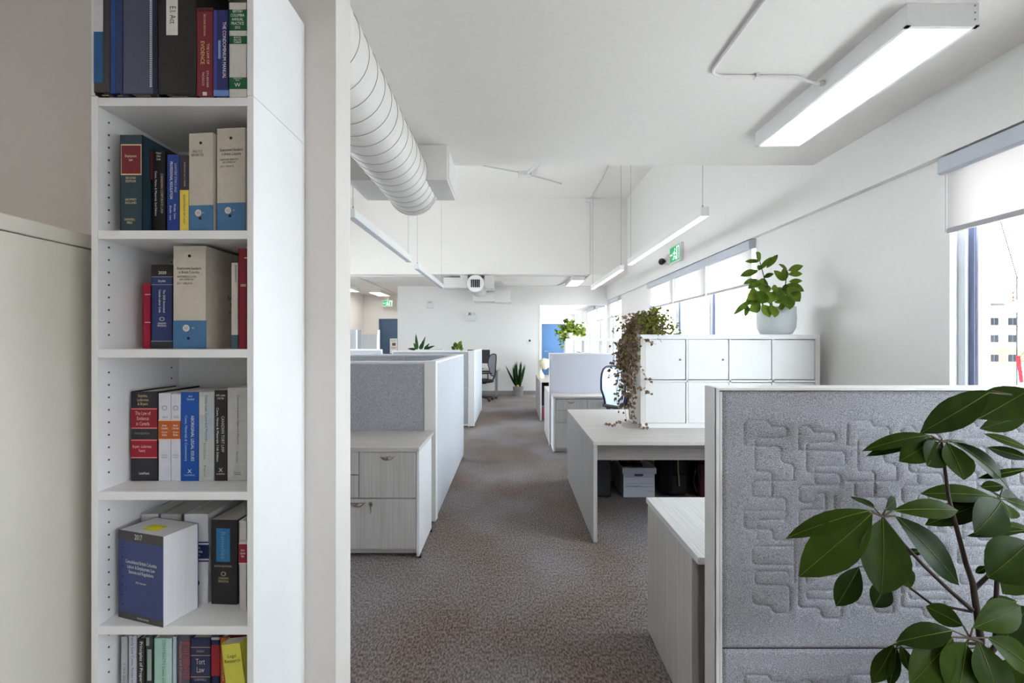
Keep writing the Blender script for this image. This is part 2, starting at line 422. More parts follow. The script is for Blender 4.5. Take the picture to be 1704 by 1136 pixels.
# lattice depth bracing
t = MB()
for x, y in ((1692, 460), (1738, 460), (1692, 546), (1738, 546), (1692, 600)):
    t.tube([U(x, y, 50), U(x, y, 53)], .035, 5)
t.build('cross_bracing', MATS['galvanised_steel'], py)
rp = thing('striped_strut', 'red and white striped pole leaning outside near window bottom', 'pole', U(1698, 640, 40))
a, b = U(1694, 592, 40), U(1706, 680, 40)
for k in range(2):
    p = a.lerp(b, k / 2); q = a.lerp(b, (k + 1) / 2)
    MB().tube([p, q], .13, 8).build('red_band' if k == 0 else 'white_band', flat((110, 24, 30), 1, spec=0) if k == 0 else flat((232, 228, 228)), rp)
def conifer(x, y, h, r, label, group=None, tone=(26, 33, 33)):
    c = thing('conifer', label, 'tree', (x, y, -4.2), 0, group)
    m_ = mat('conifer_%d' % tone[0], tone, .95, .4, 2, spec=0)
    MB().tube([(x, y, -4.2), (x, y, -4.2 + h * .9)], [.18, .04], 6).build('trunk', BARK, c)
    f = MB(); rr = random.Random(int(x * 10))
    for k in range(16):
        z = -4.2 + h * (.12 + .86 * k / 16); w = r * (1 - k / 16.5)
        n = 9
        for j in range(n):
            an = 2 * PI * j / n + k + rr.random() * .4; L = w * (.75 + rr.random() * .4)
            d = Vector((math.cos(an), math.sin(an), 0)); p = Vector((x, y, z))
            e = p + d * L - Vector((0, 0, L * .35)); s_ = Vector((-d.y, d.x, 0)) * L * .3
            f.add([p + Vector((0, 0, h * .05)), p + d * L * .55 + s_ - Vector((0, 0, L * .15)), e, p + d * L * .55 - s_ - Vector((0, 0, L * .15))], [(0, 1, 2, 3)])
    f.build('foliage', m_, c)
conifer(*(lambda p: (p.x, p.y))(U(984, 568, 60)), 6.9, 1.15, 'dark conifer outside far window, left of the two small ones')
conifer(*(lambda p: (p.x, p.y))(U(1004, 568, 62)), 6.8, 1.0, 'dark conifer outside far window, right of the two small ones')
for i, (px, top, wd) in enumerate(((1647, 490, 12), (1686, 470, 17), (1730, 480, 18))):
    p = U(px, 508, 100); zt = U(px, top, 100).z
    conifer(p.x, p.y, zt + 4.2, wd * .12, ['small amber tree behind left end of white building outside', 'tallest amber tree behind white building beside lattice tower', 'amber tree behind white building at right frame edge'][i], None, (84, 56, 32))
# ================================================================== CEILING THINGS
# spiral duct near, over the partition
def spiral(name, label, cx, cz, r, y0, y1, pitch=.135, capped=False):
    d = thing(name, label, 'duct', (cx, y0, cz - r))
    n = 48; vs = []; fs = []
    prof = [(0, 0), (.03, 0), (.045, .004), (.07, .004), (.085, 0)]
    rows = []
    turns = int((y1 - y0) / pitch) + 2
    seamf = []
    for t_ in range(-1, turns):
        for u, h in prof: rows.append((t_ * pitch + u * pitch / .135, r + h))
    for (yy, rr) in rows:
        for k in range(n + 1):
            a = 2 * PI * k / n; Y = min(y1, max(y0, y0 + yy + pitch * k / n))
            vs.append((cx + rr * math.cos(a), Y, cz + rr * math.sin(a)))
    N = n + 1
    for i in range(len(rows) - 1):
        for k in range(n): fs.append((i * N + k, i * N + k + 1, (i + 1) * N + k + 1, (i + 1) * N + k))
    MB().add(vs, fs, True).build('spiral_tube', DUCT, d)
    # the lock seam itself, a thin raised bead
    pts = []
    steps = int((y1 - y0) / pitch * 40)
    for i in range(steps + 1):
        a = 2 * PI * i / 40; Y = y0 + pitch * i / 40
        if Y <= y1: pts.append((cx + (r + .0032) * math.cos(a), Y, cz + (r + .0032) * math.sin(a)))
    MB().tube(pts, .0014, 5).build('lock_seam', SEAM, d)
    e = MB(); e.lathe([(r - .03, -.02), (r + .012, -.02), (r + .012, .0), (r - .03, .0)], (cx, y1, cz), 48, Matrix.Rotation(PI / 2, 3, 'X')); e.build('end_collar', DUCT, d)
    e = MB(); e.lathe([(r + .004, 0), (r + .004, .01)], (cx, y1 - .01 if not capped else y0 + .0, cz), 48, Matrix.Rotation(PI / 2, 3, 'X')); e.build('end_cap', DUCT, d)
    return d
DX, DZ, DR = -.838, 2.698, .199
spiral('spiral_duct', 'large white spiral duct running overhead beside the partition wall', DX, DZ, DR, 1.632, 4.1)
sb = thing('duct_side_box', 'white rectangular outlet box across end of large near spiral duct', 'duct', (DX, 3.9, 2.64))
box('right_box', DX + .1, -.488, 3.67, 4.2, 2.64, CZ - .002, DUCT, sb, .004)
box('left_box', -1.25, DX - .1, 3.67, 4.2, 2.64, CZ - .002, DUCT, sb, .004)
for x in (-.487, -1.257):
    g = MB(); g.box(x, x + .006, 3.72, 4.15, 2.67, CZ - .02); g.build('grille_frame', OFFW, sb)
# far duct
fd = spiral('spiral_duct', 'small distant spiral duct with slotted round end cap', -.803, DZ, .18, 10.7, 13.09, capped=True)
cap = MB(); cap.lathe([(.0, .0), (.16, .004), (.186, .0), (.19, -.03), (.186, -.04)], (-.803, 10.67, DZ), 40, Matrix.Rotation(PI / 2, 3, 'X')); cap.build('round_cap', WHITE, fd)
for k in range(5):
    x = -.803 + (k - 2) * .042
    box('slot', x - .014, x + .014, 10.655, 10.664, DZ - .085, DZ + .085, BLACK, fd)
fb = thing('duct_side_box', 'white outlet boxes either side of the distant small duct', 'duct', (-.8, 11.3, 2.6))
box('left_box', -1.16, -.99, 10.9, 11.4, 2.62, CZ - .002, DUCT, fb, .004)
box('left_wing', -1.55, -1.16, 11.0, 11.5, 2.64, 2.87, OFFW, fb, .004)
box('right_box', -.62, -.42, 10.95, 11.5, 2.62, CZ - .002, DUCT, fb, .004)
box('right_wing', -.42, -.03, 12.1, 12.7, 2.40, 2.72, OFFW, fb, .004)
box('lower_box', -.95, -.42, 12.0, 12.7, 2.42, 2.64, OFFW, fb, .004)

def fixture(label, x0, x1, y0, y1, z0, z1, emit, group=None):
    f = thing('ceiling_light', label, 'light', ((x0 + x1) / 2, (y0 + y1) / 2, z0), 0, group)
    b = MB(); b.box(x0, x1, y0, y1, z0 + .004, z1); b.build('housing', WHITE, f, .002)
    r = MB(); t_ = .018
    r.box(x0, x1, y0, y0 + t_, z0, z0 + .006); r.box(x0, x1, y1 - t_, y1, z0, z0 + .006)
    r.box(x0, x0 + t_, y0, y1, z0, z0 + .006); r.box(x1 - t_, x1, y0, y1, z0, z0 + .006); r.build('frame', WHITE, f)
    dm = mat('diffuser_%g' % emit, (246, 245, 242), .5, .005, 10, emit=emit, ecol=(255, 248, 240))
    box('diffuser', x0 + t_, x1 - t_, y0 + t_, y1 - t_, z0 + .001, z0 + .004, dm, f)
    for k in range(3):
        s_ = MB(); s_.lathe([(.004, 0), (.004, .002)], (x1 - .02, y0 - .0005, z0 + .03 + k * .03), 8, Matrix.Rotation(PI / 2, 3, 'X'))
        s_.build('screw', GREYM, f)
    return f
fixture('long boxy white light fixed to ceiling at upper right', 1.735, 2.055, 2.14, 3.47, 1.425 + 1.385, CZ, .3)
fixture('unseen fill light added behind the viewer near the partition', -2.6, -2.28, -.9, .4, 2.81, CZ, 3.0)  # three fixtures outside the view, added to brighten the near room
fixture('unseen fill light added behind the viewer near the windows', 1.735, 2.055, -1.6, -.3, 2.81, CZ, 3.0)
fixture('unseen fill light added behind the viewer above the aisle', -.4, -.08, -1.9, -.6, 2.81, CZ, 3.0)
fixture('small ceiling light beyond raised bay near right windows', 1.35, 1.67, 11.1, 12.3, 2.82, CZ, 1.5)
fixture('ceiling light farther back beside the exit sign', -4.1, -3.75, 13.9, 15.0, 2.82, CZ, 4)
fixture('ceiling light at left edge of far recess', -4.6, -4.28, 12.6, 13.7, 2.82, CZ, 4)
# conduits
CON = mat('painted_conduit', (232, 229, 226), .5, .01, 20)
c1 = thing('electrical_conduit', 'white bent conduit pipe feeding the upper right ceiling light', 'conduit', (1.1, 2.8, CZ - .02))
pts = [(1.09, -2.9, CZ - .012), (1.09, 2.62, CZ - .012)]
for k in range(1, 7):
    a = PI / 2 * k / 6; pts.append((1.09 + .09 * (1 - math.cos(a)), 2.62 + .09 * math.sin(a), CZ - .012))
pts += [(1.45, 2.71, CZ - .012), (1.58, 2.71, CZ - .016), (1.68, 2.71, CZ - .045), (1.735, 2.71, CZ - .05)]
MB().tube(pts, .0095, 8).build('pipe', CON, c1)
MB().lathe([(.016, 0), (.016, .02), (.012, .024)], (1.713, 2.71, CZ - .05), 10, Matrix.Rotation(PI / 2, 3, 'Y')).build('connector', CON, c1)
for x in (1.36,):
    MB().box(x - .01, x + .01, 2.69, 2.73, CZ - .024, CZ).build('strap', CON, c1, .003)
c2 = thing('electrical_conduit', 'thin conduit dropping down the end wall of raised ceiling bay', 'conduit', (1.7, 10.7, 3))
xd = 1.72
MB().tube([(xd, 4.3, WZ - .012), (xd, 10.73, WZ - .012), (xd, 10.73, CZ - .012), (xd, 12.9, CZ - .012)], .013, 6).build('pipe', CON, c2)
MB().box(xd - .09, xd + .09, 10.66, 10.75, WZ - .09, WZ - .02).build('junction_box', CON, c2)
c3 = thing('ceiling_junction', 'cross-shaped junction box with radiating conduits on the high ceiling', 'conduit', (.25, 9.1, WZ - .1))
q = U(873, 287, 9.1); q.z = WZ
MB().box(q.x - .12, q.x + .12, 9.0, 9.2, WZ - .07, WZ).build('junction_box', CON, c3, .01)
MB().tube([(q.x, 9.1, WZ - .02), (q.x - .75, 8.7, WZ - .02)], .014, 6).build('pipe', CON, c3)
MB().tube([(q.x, 9.1, WZ - .02), (q.x + .75, 9.7, WZ - .02)], .014, 6).build('pipe', CON, c3)
MB().tube([(q.x + .05, 9.05, WZ - .03), (q.x + .3, 8.4, WZ - .03)], .035, 6).build('cover_plate', OFFW, c3)
for y, x0, x1, lab in ((11.0, -4.6, -1.9, 'thin conduit across the ceiling left of distant duct'), (11.0, -.4, 1.7, 'thin conduit across the ceiling right of distant duct')):
    o = MB().tube([(x0, y, CZ - .012), (x1, y, CZ - .012)], .011, 6).build('electrical_conduit', CON); tag(o, lab, 'conduit')
o = MB().tube([(1.55, 11.0, CZ - .012), (1.2, 12.9, CZ - .012)], .011, 6).build('electrical_conduit', CON); tag(o, 'thin conduit running to back wall beside small ceiling light', 'conduit')
o = MB().tube([(-3.55, 11.0, CZ - .012), (-3.6, 15.5, CZ - .012)], .011, 6).build('electrical_conduit', CON); tag(o, 'thin conduit running toward the exit sign in far recess', 'conduit')

def pendant(label, x, y0, y1, on):
    p = thing('pendant_light', label, 'light', (x, (y0 + y1) / 2, 2.569), 0, 'linear pendant lights')
    w, h, z = .0375, .088, 2.569
    box('housing', x - w, x + w, y0, y1, z + .004, z + h, WHITE, p, .003)
    dm = mat('pendant_diffuser_on', (250, 250, 248), .5, .005, 10, emit=.8, ecol=(255, 246, 236)) if on else mat('pendant_diffuser_off', (196, 194, 202), .5, .02, 10)
    box('diffuser', x - w + .006, x + w - .006, y0 + .006, y1 - .006, z, z + .004, dm, p)
    for y in (y0 + .06, y1 - .06):
        zt = WZ if YW0 < y < YW1 else CZ
        wi = MB().tube([(x, y, z + h), (x, y, zt)], .0022, 5).build('wire', GREYM, p)
        MB().lathe([(.03, -.02), (.03, 0)], (x, y, zt), 12).build('canopy', WHITE, wi)
        MB().lathe([(.008, 0), (.006, .03)], (x, y, z + h), 8).build('gripper', GREYM, wi)
pendant('lit linear pendant at right, nearer one beside the window wall', 1.765, 4.45, 7.29, True)
pendant('lit linear pendant at right, farther one beside the window wall', 1.765, 7.82, 10.68, True)
pendant('unlit linear pendant at left, nearer one cut by partition edge', -1.49, 4.5, 7.05, False)
pendant('unlit linear pendant at left, farther one before the distant duct', -1.51, 7.7, 10.5, False)

# ------------------------------------------------------------------ wall devices
GREEN = mat('exit_green', (34, 138, 84), .5, .02, 10, emit=.35); SIGNW = mat('exit_white', (236, 244, 238), .5, .01, 10, emit=.4)
def exit_sign(label, face, c, w, h):
    e = thing('exit_sign', label, 'exit sign', c)
    def at(u0, u1, z0, z1, d0, d1):
        if face == 'left': return (c[0] - d1, c[0] - d0, c[1] - u1, c[1] - u0, c[2] + z0, c[2] + z1)   # looks towards -x; u grows to the viewer's right
        return (c[0] + u0, c[0] + u1, c[1] - d1, c[1] - d0, c[2] + z0, c[2] + z1)
    box('housing', *at(-w / 2, w / 2, -h / 2, h / 2, 0, .05), OFFW, e, .004)
    box('green_panel', *at(-w * .45, w * .45, -h * .42, h * .42, .05, .053), GREEN, e)
    m_ = MB(); f = 1 if face == 'front' else 1
    # running figure: head, torso, arms, legs, and doorway with arrow
    for (u, z, du, dz) in ((.02, .25, .05, .12), (-.02, .05, .06, .22), (-.1, .06, .1, .06), (.06, .0, .1, .06), (-.06, -.2, .05, .2), (-.13, -.28, .09, .06), (.05, -.16, .08, .07), (.1, -.26, .05, .16)):
        m_.box(*at((u - du / 2) * w, (u + du / 2) * w, (z - dz / 2) * h, (z + dz / 2) * h, .053, .055))
    m_.build('running_figure', SIGNW, e)
    m_ = MB()
    m_.box(*at(.18 * w, .24 * w, -.36 * h, .36 * h, .053, .055)); m_.box(*at(.24 * w, .4 * w, .3 * h, .36 * h, .053, .055)); m_.box(*at(.37 * w, .4 * w, -.36 * h, .3 * h, .053, .055))
    m_.box(*at(-.4 * w, -.22 * w, -.04 * h, .04 * h, .053, .055)); m_.build('doorway_symbol', SIGNW, e)
    return e
exit_sign('green running-man exit sign high on right window wall', 'left', (XB, 7.46, 2.77), .5, .27)
exit_sign('green running-man exit sign above the slate blue door at left', 'front', (-3.9, 15.3, 2.62), .32, .2)
box('sign_bracket', -3.93, -3.87, 15.27, 15.33, 2.72, CZ, OFFW, bpy.data.objects['exit_sign.001'])
cm = thing('wall_camera', 'small dark security sensor on pinkish base beside right exit sign', 'sensor', (XB, 8.0, 2.75))
box('base', XB - .03, XB, 7.75, 7.92, 2.67, 2.83, flat((212, 196, 196)), cm, .005)
MB().sphere((XB - .06, 8.08, 2.75), .055, (1, 1.1, 1)).build('lens_housing', DARK, cm)
MB().tube([(XB, 8.08, 2.75), (XB - .05, 8.08, 2.75)], .02, 8).build('arm', GREYM, cm)
el = thing('emergency_light', 'white twin-head emergency light box on the back wall', 'emergency light', (-1.12, YB - .04, 1.99))
box('box', -1.25, -.98, YB - .09, YB, 1.98, 2.13, OFFW, el, .006)
for x in (-1.2, -1.04):
    MB().lathe([(.045, 0), (.05, .04), (.03, .07)], (x, YB - .1, 2.165), 14, Matrix.Rotation(-PI / 2, 3, 'X')).build('lamp_head', OFFW, el)
hs = thing('alarm_horn', 'white square alarm horn high on the back wall', 'alarm', (-2.2, YB, 2.4))
box('plate', -2.29, -2.11, YB - .03, YB, 2.32, 2.53, OFFW, hs, .01); box('lens', -2.24, -2.16, YB - .07, YB - .03, 2.46, 2.5, flat((200, 204, 206)), hs, .004)
th = thing('thermostat', 'small white thermostat with dark display on the back wall', 'thermostat', (.48, YB, 1.42))
box('case', .4, .57, YB - .025, YB, 1.365, 1.495, WHITE, th, .006); box('display', .45, .5, YB - .028, YB - .025, 1.42, 1.475, DARK, th)

# ------------------------------------------------------------------ roller blinds
def blind(label, y0, y1, zb, cassette_to=None):
    b = thing('roller_blind', label, 'blind', (XR - .03, (y0 + y1) / 2, zb), 0, 'roller blinds on the right windows')
    c = MB(); c.prism([(-.075, -.05), (-.075, .03), (-.05, .045), (0, .045), (0, -.05), (-.06, -.06)], y0 - .01, y1 + .01,
                      Matrix(((1, 0, 0, XR), (0, 0, 1, 0), (0, 1, 0, HEAD - .045), (0, 0, 0, 1))))
    c.build('cassette', mat('blind_cassette', (196, 200, 210), .45, .01, 10), b)
    box('fabric', XR - .034, XR - .0325, y0 + .01, y1 - .012, zb, HEAD - .08, BLIND, b)
    box('bottom_rail', XR - .042, XR - .026, y0 + .01, y1 - .012, zb - .03, zb, mat('blind_rail', (176, 172, 176), .5, .01, 10), b, .004)
    MB().tube([(XR - .04, y1 - .004, HEAD - .09), (XR - .04, y1 - .004, zb - .02)], .004, 6).build('chain', WHITE, b)
blind('nearest pale roller blind at right frame edge, half lowered', 1.47, 2.88, 2.09)
blind('unseen near-window blind lowered to cut light on the bookcase, first', .1, 1.45, 1.42)  # unseen blinds of the near window, drawn low to dim its side light
blind('unseen near-window blind lowered to cut light on the bookcase, second', -1.25, .08, 1.42)
blind('unseen near-window blind lowered to cut light on the bookcase, third', -2.58, -1.27, 1.42)
blind('pale roller blind above white cube cabinet, behind leafy potted plant', 5.2, 6.42, 2.055)
blind('pale roller blind above white cube cabinet, middle of three', 6.44, 7.74, 2.055)
blind('pale roller blind above white cube cabinet, third from near', 7.76, 9.11, 2.055)
blind('small distant roller blind just right of trailing plant top', 11.61, 12.84, 2.06)
blind('small distant roller blind, second beyond the cube cabinet', 13.41, 14.69, 2.06)
blind('small distant roller blind, farthest along the window wall', 15.11, 16.64, 2.06)
# ================================================================== FURNITURE
DESK = .72
def cup_pull(parent, x, y, z, w=.085, name='handle'):
    """half-moon cup pull hanging below its straight edge, on a face towards -y"""
    m = MB(); n = 10; vs = []; 
    for j in range(5):
        ph = PI / 2 * j / 4
        for i in range(n + 1):
            a = PI * i / n
            r = math.cos(ph)
            vs.append((x - w / 2 * math.cos(a) * (.35 + .65 * r), y - .022 * math.sin(ph) * (.4 + .6 * math.sin(a)), z - .026 * math.sin(a) * (.25 + .75 * r)))
    fs = [(j * (n + 1) + i, j * (n + 1) + i + 1, (j + 1) * (n + 1) + i + 1, (j + 1) * (n + 1) + i) for j in range(4) for i in range(n)]
    m.add(vs, fs, True); m.box(x - w / 2 - .006, x + w / 2 + .006, y - .012, y, z - .003, z + .003)
    return m.build(name, STEEL, parent)

# ---- left credenza: lateral drawer below, one file drawer and two box drawers above
fc = thing('file_cabinet', 'pale wood-grain drawer cabinet at left of the aisle', 'cabinet', (-1.0, 3.45, 0))
b = MB(); b.box(-1.42, -.62, 3.222, 3.69, .055, .70); b.build('body', LAMZ, fc)
box('side_panel', -.628, -.61, 3.2, 3.69, .012, .70, mat('laminate_lit_side', (226, 226, 228), .5, .03, 3, .03, None, (90, 90, 1.2)), fc, .001)  # window light on this side put into a paler laminate colour
box('side_panel', -1.44, -1.42, 3.2, 3.69, .012, .70, LAMZ, fc, .001)
box('plinth', -1.42, -.628, 3.235, 3.25, .02, .055, LAMX, fc)
box('glide', -.625, -.60, 3.21, 3.235, 0, .012, BLACK, fc); box('glide', -.625, -.60, 3.64, 3.665, 0, .012, BLACK, fc)
def drawer(parent, x0, x1, z0, z1, y=3.2, pull=True, px=None):
    d = box('drawer', x0 + .002, x1 - .002, y, y + .02, z0 + .002, z1 - .002, LAMZ, parent, .0015)
    if pull: cup_pull(d, px if px else (x0 + x1) / 2, y, z1 - .03)
    return d
drawer(fc, -1.007, -.63, .395, .699)
drawer(fc, -1.418, -1.007, .548, .699); drawer(fc, -1.418, -1.007, .395, .546)
d = drawer(fc, -1.418, -.63, .058, .393, px=-1.016)
MB().lathe([(.012, 0), (.012, .006), (.004, .008)], (-.925, 3.2, .352), 14, Matrix.Rotation(PI / 2, 3, 'X')).build('lock', STEEL, d)
k = MB(); k.box(-.929, -.921, 3.18, 3.182, .33, .365); k.lathe([(.014, 0), (.014, .003)], (-.925, 3.183, .365), 12, Matrix.Rotation(PI / 2, 3, 'X')); k.box(-.928, -.922, 3.186, 3.188, .30, .345); k.build('key', STEEL, d)
tag(box('worktop', -1.46, -.61, 3.195, 3.815, .70, .727, LAMX, None, .0015), 'pale laminate worktop lying on the left drawer cabinet', 'worktop')

# ---- fabric partitions
def partition(label, x0, x1, y0, y1, axis, tiles, faces, felt=FELT, z1=1.27, seams=(.0,), group='grey fabric office partitions'):
    """axis 'x': runs along x (faces -y/+y); axis 'y': runs along y. tiles: split positions along the run"""
    p = thing('office_partition', label, 'partition', ((x0 + x1) / 2, (y0 + y1) / 2, 0), 0, group)
    core = MB(); core.box(x0 + .008, x1 - .008, y0 + .008, y1 - .008, .02, z1 - .012); core.build('core', OFFW, p)
    cap = MB(); cap.box(x0, x1, y0, y1, z1 - .014, z1); cap.build('top_cap', WHITE, p, .003)
    e = MB()
    if axis == 'x':
        for x in (x0, x1 - .012): e.box(x, x + .012, y0, y1, 0, z1 - .014)
    else:
        for y in (y0, y1 - .012): e.box(x0, x1, y, y + .012, 0, z1 - .014)
    e.build('end_post', OFFW, p, .002)
    for i in range(len(tiles) - 1):
        a, c = tiles[i] + .002, tiles[i + 1] - .002
        for f in faces:
            rows = [.05, .66, z1 - .02] if f[0] != '1' else [.05, z1 - .02]
            f_ = f[-2:]
            for r in range(len(rows) - 1):
                za, zb = rows[r] + .0015, rows[r + 1] - .0015
                if f_ == '-y': box('fabric_tile', a, c, y0 - .002, y0 + .01, za, zb, felt, p, .003)
                if f_ == '+y': box('fabric_tile', a, c, y1 - .01, y1 + .002, za, zb, felt, p, .003)
                if f_ == '+x': box('fabric_tile', x1 - .01, x1 + .002, a, c, za, zb, felt, p, .003)
                if f_ == '-x': box('fabric_tile', x0 - .002, x0 + .01, a, c, za, zb, felt, p, .003)
    return p
partition('grey fabric partition standing behind the left drawer cabinet', -2.9, -.689, 3.82, 3.89, 'x', [-2.88, -1.78, -.69], ['1-y', '1+y'])
cp = thing('corner_post', 'white square corner post at near end of left aisle partition', 'post', (-.643, 3.85, 0))
box('post', -.687, -.597, 3.812, 3.9, .015, 1.26, OFFW, cp, .003); box('cap', -.688, -.596, 3.811, 3.901, 1.26, 1.272, WHITE, cp, .002); box('foot', -.66, -.62, 3.83, 3.87, 0, .015, BLACK, cp)
partition('long fabric partition with window light in its colour along left of the aisle', -.667, -.597, 3.902, 6.01, 'y', [3.91, 4.94, 6.0], ['1+x', '1-x'], FELT_LIT)
partition('grey fabric partition across the back of the first left cubicle', -2.9, -.67, 5.95, 6.02, 'x', [-2.88, -1.95, -1.32, -.69], ['-y', '+y'])
partition('grey partition facing the aisle gap beyond first left cubicle', -2.0, -.72, 8.1, 8.17, 'x', [-1.98, -.98, -.73], ['-y', '+y'])
cp = thing('corner_post', 'white corner post at near end of the second left partition', 'post', (-.66, 8.15, 0))
box('post', -.718, -.625, 8.09, 8.18, .015, 1.26, OFFW, cp, .003); box('cap', -.719, -.624, 8.089, 8.181, 1.26, 1.272, WHITE, cp, .002); box('foot', -.69, -.65, 8.11, 8.15, 0, .015, BLACK, cp)
partition('second fabric partition with window light in its colour farther along left of the aisle', -.695, -.625, 8.182, 10.1, 'y', [8.19, 9.1, 10.09], ['1+x', '1-x'], FELT_LIT)
partition('grey partition with clear screen at the far left', -4.4, -2.57, 9.6, 9.67, 'x', [-4.38, -3.5, -2.58], ['-y', '+y'])
ACR = GLASS
sc = thing('acrylic_screen', 'clear acrylic screen standing on far left partition', 'screen', (-3.2, 9.63, 1.27))
def acrylic():
    m = bpy.data.materials.new('frosted_acrylic'); m.use_nodes = True; nt = m.node_tree; nt.nodes.clear()
    o = nt.nodes.new('ShaderNodeOutputMaterial'); mx = nt.nodes.new('ShaderNodeMixShader'); mx.inputs[0].default_value = .45
    t = nt.nodes.new('ShaderNodeBsdfTransparent'); d = nt.nodes.new('ShaderNodeBsdfTranslucent'); d.inputs[0].default_value = (.8, .86, .92, 1)
    nt.links.new(t.outputs[0], mx.inputs[1]); nt.links.new(d.outputs[0], mx.inputs[2]); nt.links.new(mx.outputs[0], o.inputs[0]); return m
ACR = acrylic()
box('sheet', -4.3, -2.98, 9.63, 9.636, 1.275, 1.655, ACR, sc); box('sheet', -3.06, -2.68, 9.645, 9.651, 1.275, 1.56, ACR, sc); box('post', -2.66, -2.62, 9.62, 9.66, 1.27, 1.655, WHITE, sc)
box('post', -3.08, -3.06, 9.62, 9.66, 1.27, 1.655, WHITE, sc)
# storage behind the second partition that carries the two small pots
st = thing('storage_cabinet', 'white storage cabinet mostly hidden behind second left partition', 'cabinet', (-1.3, 8.5, 0))
box('body', -1.95, -.74, 8.25, 8.72, .01, 1.19, WHITE, st, .003)
for x in (-1.94, -1.34):
    dd = box('door', x, x + .58, 8.72, 8.74, .03, 1.17, WHITE, st, .002); box('handle', x + .5, x + .52, 8.74, 8.76, .55, .7, STEEL, dd)

# ---- far left desk, monitor and chair
dk = thing('desk', 'far height-adjustable desk with grey legs by the back wall', 'desk', (-.9, 12.4, 0))
box('top', -1.75, -.30, 12.0, 12.72, .70, .73, LAMX, dk, .003)
for x in (-.4, -1.6):
    l = box('leg', x - .035, x + .035, 12.42, 12.5, .03, .70, GREYM, dk, .003); box('foot', x - .035, x + .035, 12.12, 12.7, 0, .03, DARK, l, .005)
box('rail', -1.6, -.4, 12.4, 12.5, .64, .70, DARK, dk)
mo = thing('monitor', 'dark computer monitor on the far left desk', 'monitor', (-.85, 12.35, .73))
box('screen', -1.13, -.56, 12.33, 12.37, .87, 1.215, DARK, mo, .006); box('neck', -.87, -.83, 12.37, 12.4, .74, 1.0, DARK, mo); box('base', -.97, -.73, 12.28, 12.5, .73, .742, DARK, mo, .004)
def chair(label, x, y, rot, back, frame, seat):
    c = thing('office_chair', label, 'chair', (x, y, 0), rot, 'office chairs', local=True)
    for k in range(5):
        a = 2 * PI * k / 5 + .3
        sp = MB().tube([(0, 0, .1), (.3 * math.cos(a), .3 * math.sin(a), .07)], [.024, .016], 6).build('spoke', BLACK, c)
        w = MB().lathe([(.028, -.02), (.03, 0), (.028, .02)], (.3 * math.cos(a), .3 * math.sin(a), .03), 12, Matrix.Rotation(a, 3, 'Z') @ Matrix.Rotation(PI / 2, 3, 'X')).build('castor', BLACK, sp)
    MB().tube([(0, 0, .09), (0, 0, .43)], [.03, .022], 10).build('gas_column', DARK, c)
    MB().box(-.12, .12, -.1, .1, .41, .45).build('mechanism', BLACK, c, .02)
    s_ = MB().box(-.25, .25, -.25, .24, .45, .52).build('seat', seat, c, .035, seg=4)
    # curved back: outline frame and mesh
    n = 20; ring = []
    for k in range(n):
        a = 2 * PI * k / n; ca, sa = math.cos(a), math.sin(a)
        u = .21 * math.copysign(abs(ca) ** .6, ca) * (1.08 if sa > 0 else .82); z = .85 + .27 * math.copysign(abs(sa) ** .7, sa)
        ring.append((u, .27 - .06 * (1 - (u / .25) ** 2) * -1 + .05 * (z - .6), z))
    MB().tube(ring + [ring[0]], .014, 6, cap=False).build('back_frame', frame, c)
    cen = (0, .33, .85); m = MB()
    inner = [tuple(Vector(cen).lerp(Vector(p), .55)) for p in ring]
    vs = ring + inner + [cen]; fs = [(k, (k + 1) % n, n + (k + 1) % n, n + k) for k in range(n)] + [(n + k, n + (k + 1) % n, 2 * n) for k in range(n)]
    m.add(vs, fs, True).build('back_mesh', back, c)
    MB().tube([(0, .08, .43), (0, .3, .45), (0, .37, .6), (0, .36, .9)], [.025, .025, .022, .015], 8).build('spine', frame, c)
    for sx in (-1, 1):
        ar = MB().tube([(.24 * sx, .05, .46), (.3 * sx, .05, .5), (.3 * sx, .05, .66)], .014, 6).build('arm_post', frame, c)
        MB().box(.3 * sx - .04, .3 * sx + .04, -.1, .14, .66, .69).build('arm_pad', BLACK, ar, .012)
    return c
chair('grey-backed office chair at the far left desk', -.75, 11.72, -1.1, flat((140, 142, 150)), DARK, DARK)
chair('office chair with pale blue back behind right desk', 1.42, 5.75, .5, flat((206, 216, 232)), mat('navy_plastic', (40, 50, 82), .4), mat('navy_seat', (36, 40, 60), .8))

# ---- right near desk (carries the white cube cabinet)
rd = thing('desk', 'large pale desk on the right carrying the white cube cabinet', 'desk', (1.5, 4.2, 0))
box('top', .571, 2.53, 3.42, 5.06, .695, .72, LAMX, rd, .0015)
box('side_panel', .573, .6, 3.425, 5.055, .012, .695, LAMZ, rd, .001)
box('side_panel', 2.5, 2.527, 3.425, 5.055, .012, .695, LAMZ, rd, .001)
box('modesty_panel', .6, 2.5, 3.8, 3.82, .50, .695, LAMX, rd)
box('back_panel', .6, 2.5, 4.98, 5.0, .001, .695, LAMX, rd)  # added to keep light out, so the space below the desk stays dark
for y in (3.47, 5.0): box('glide', .577, .597, y, y + .02, 0, .012, BLACK, rd)

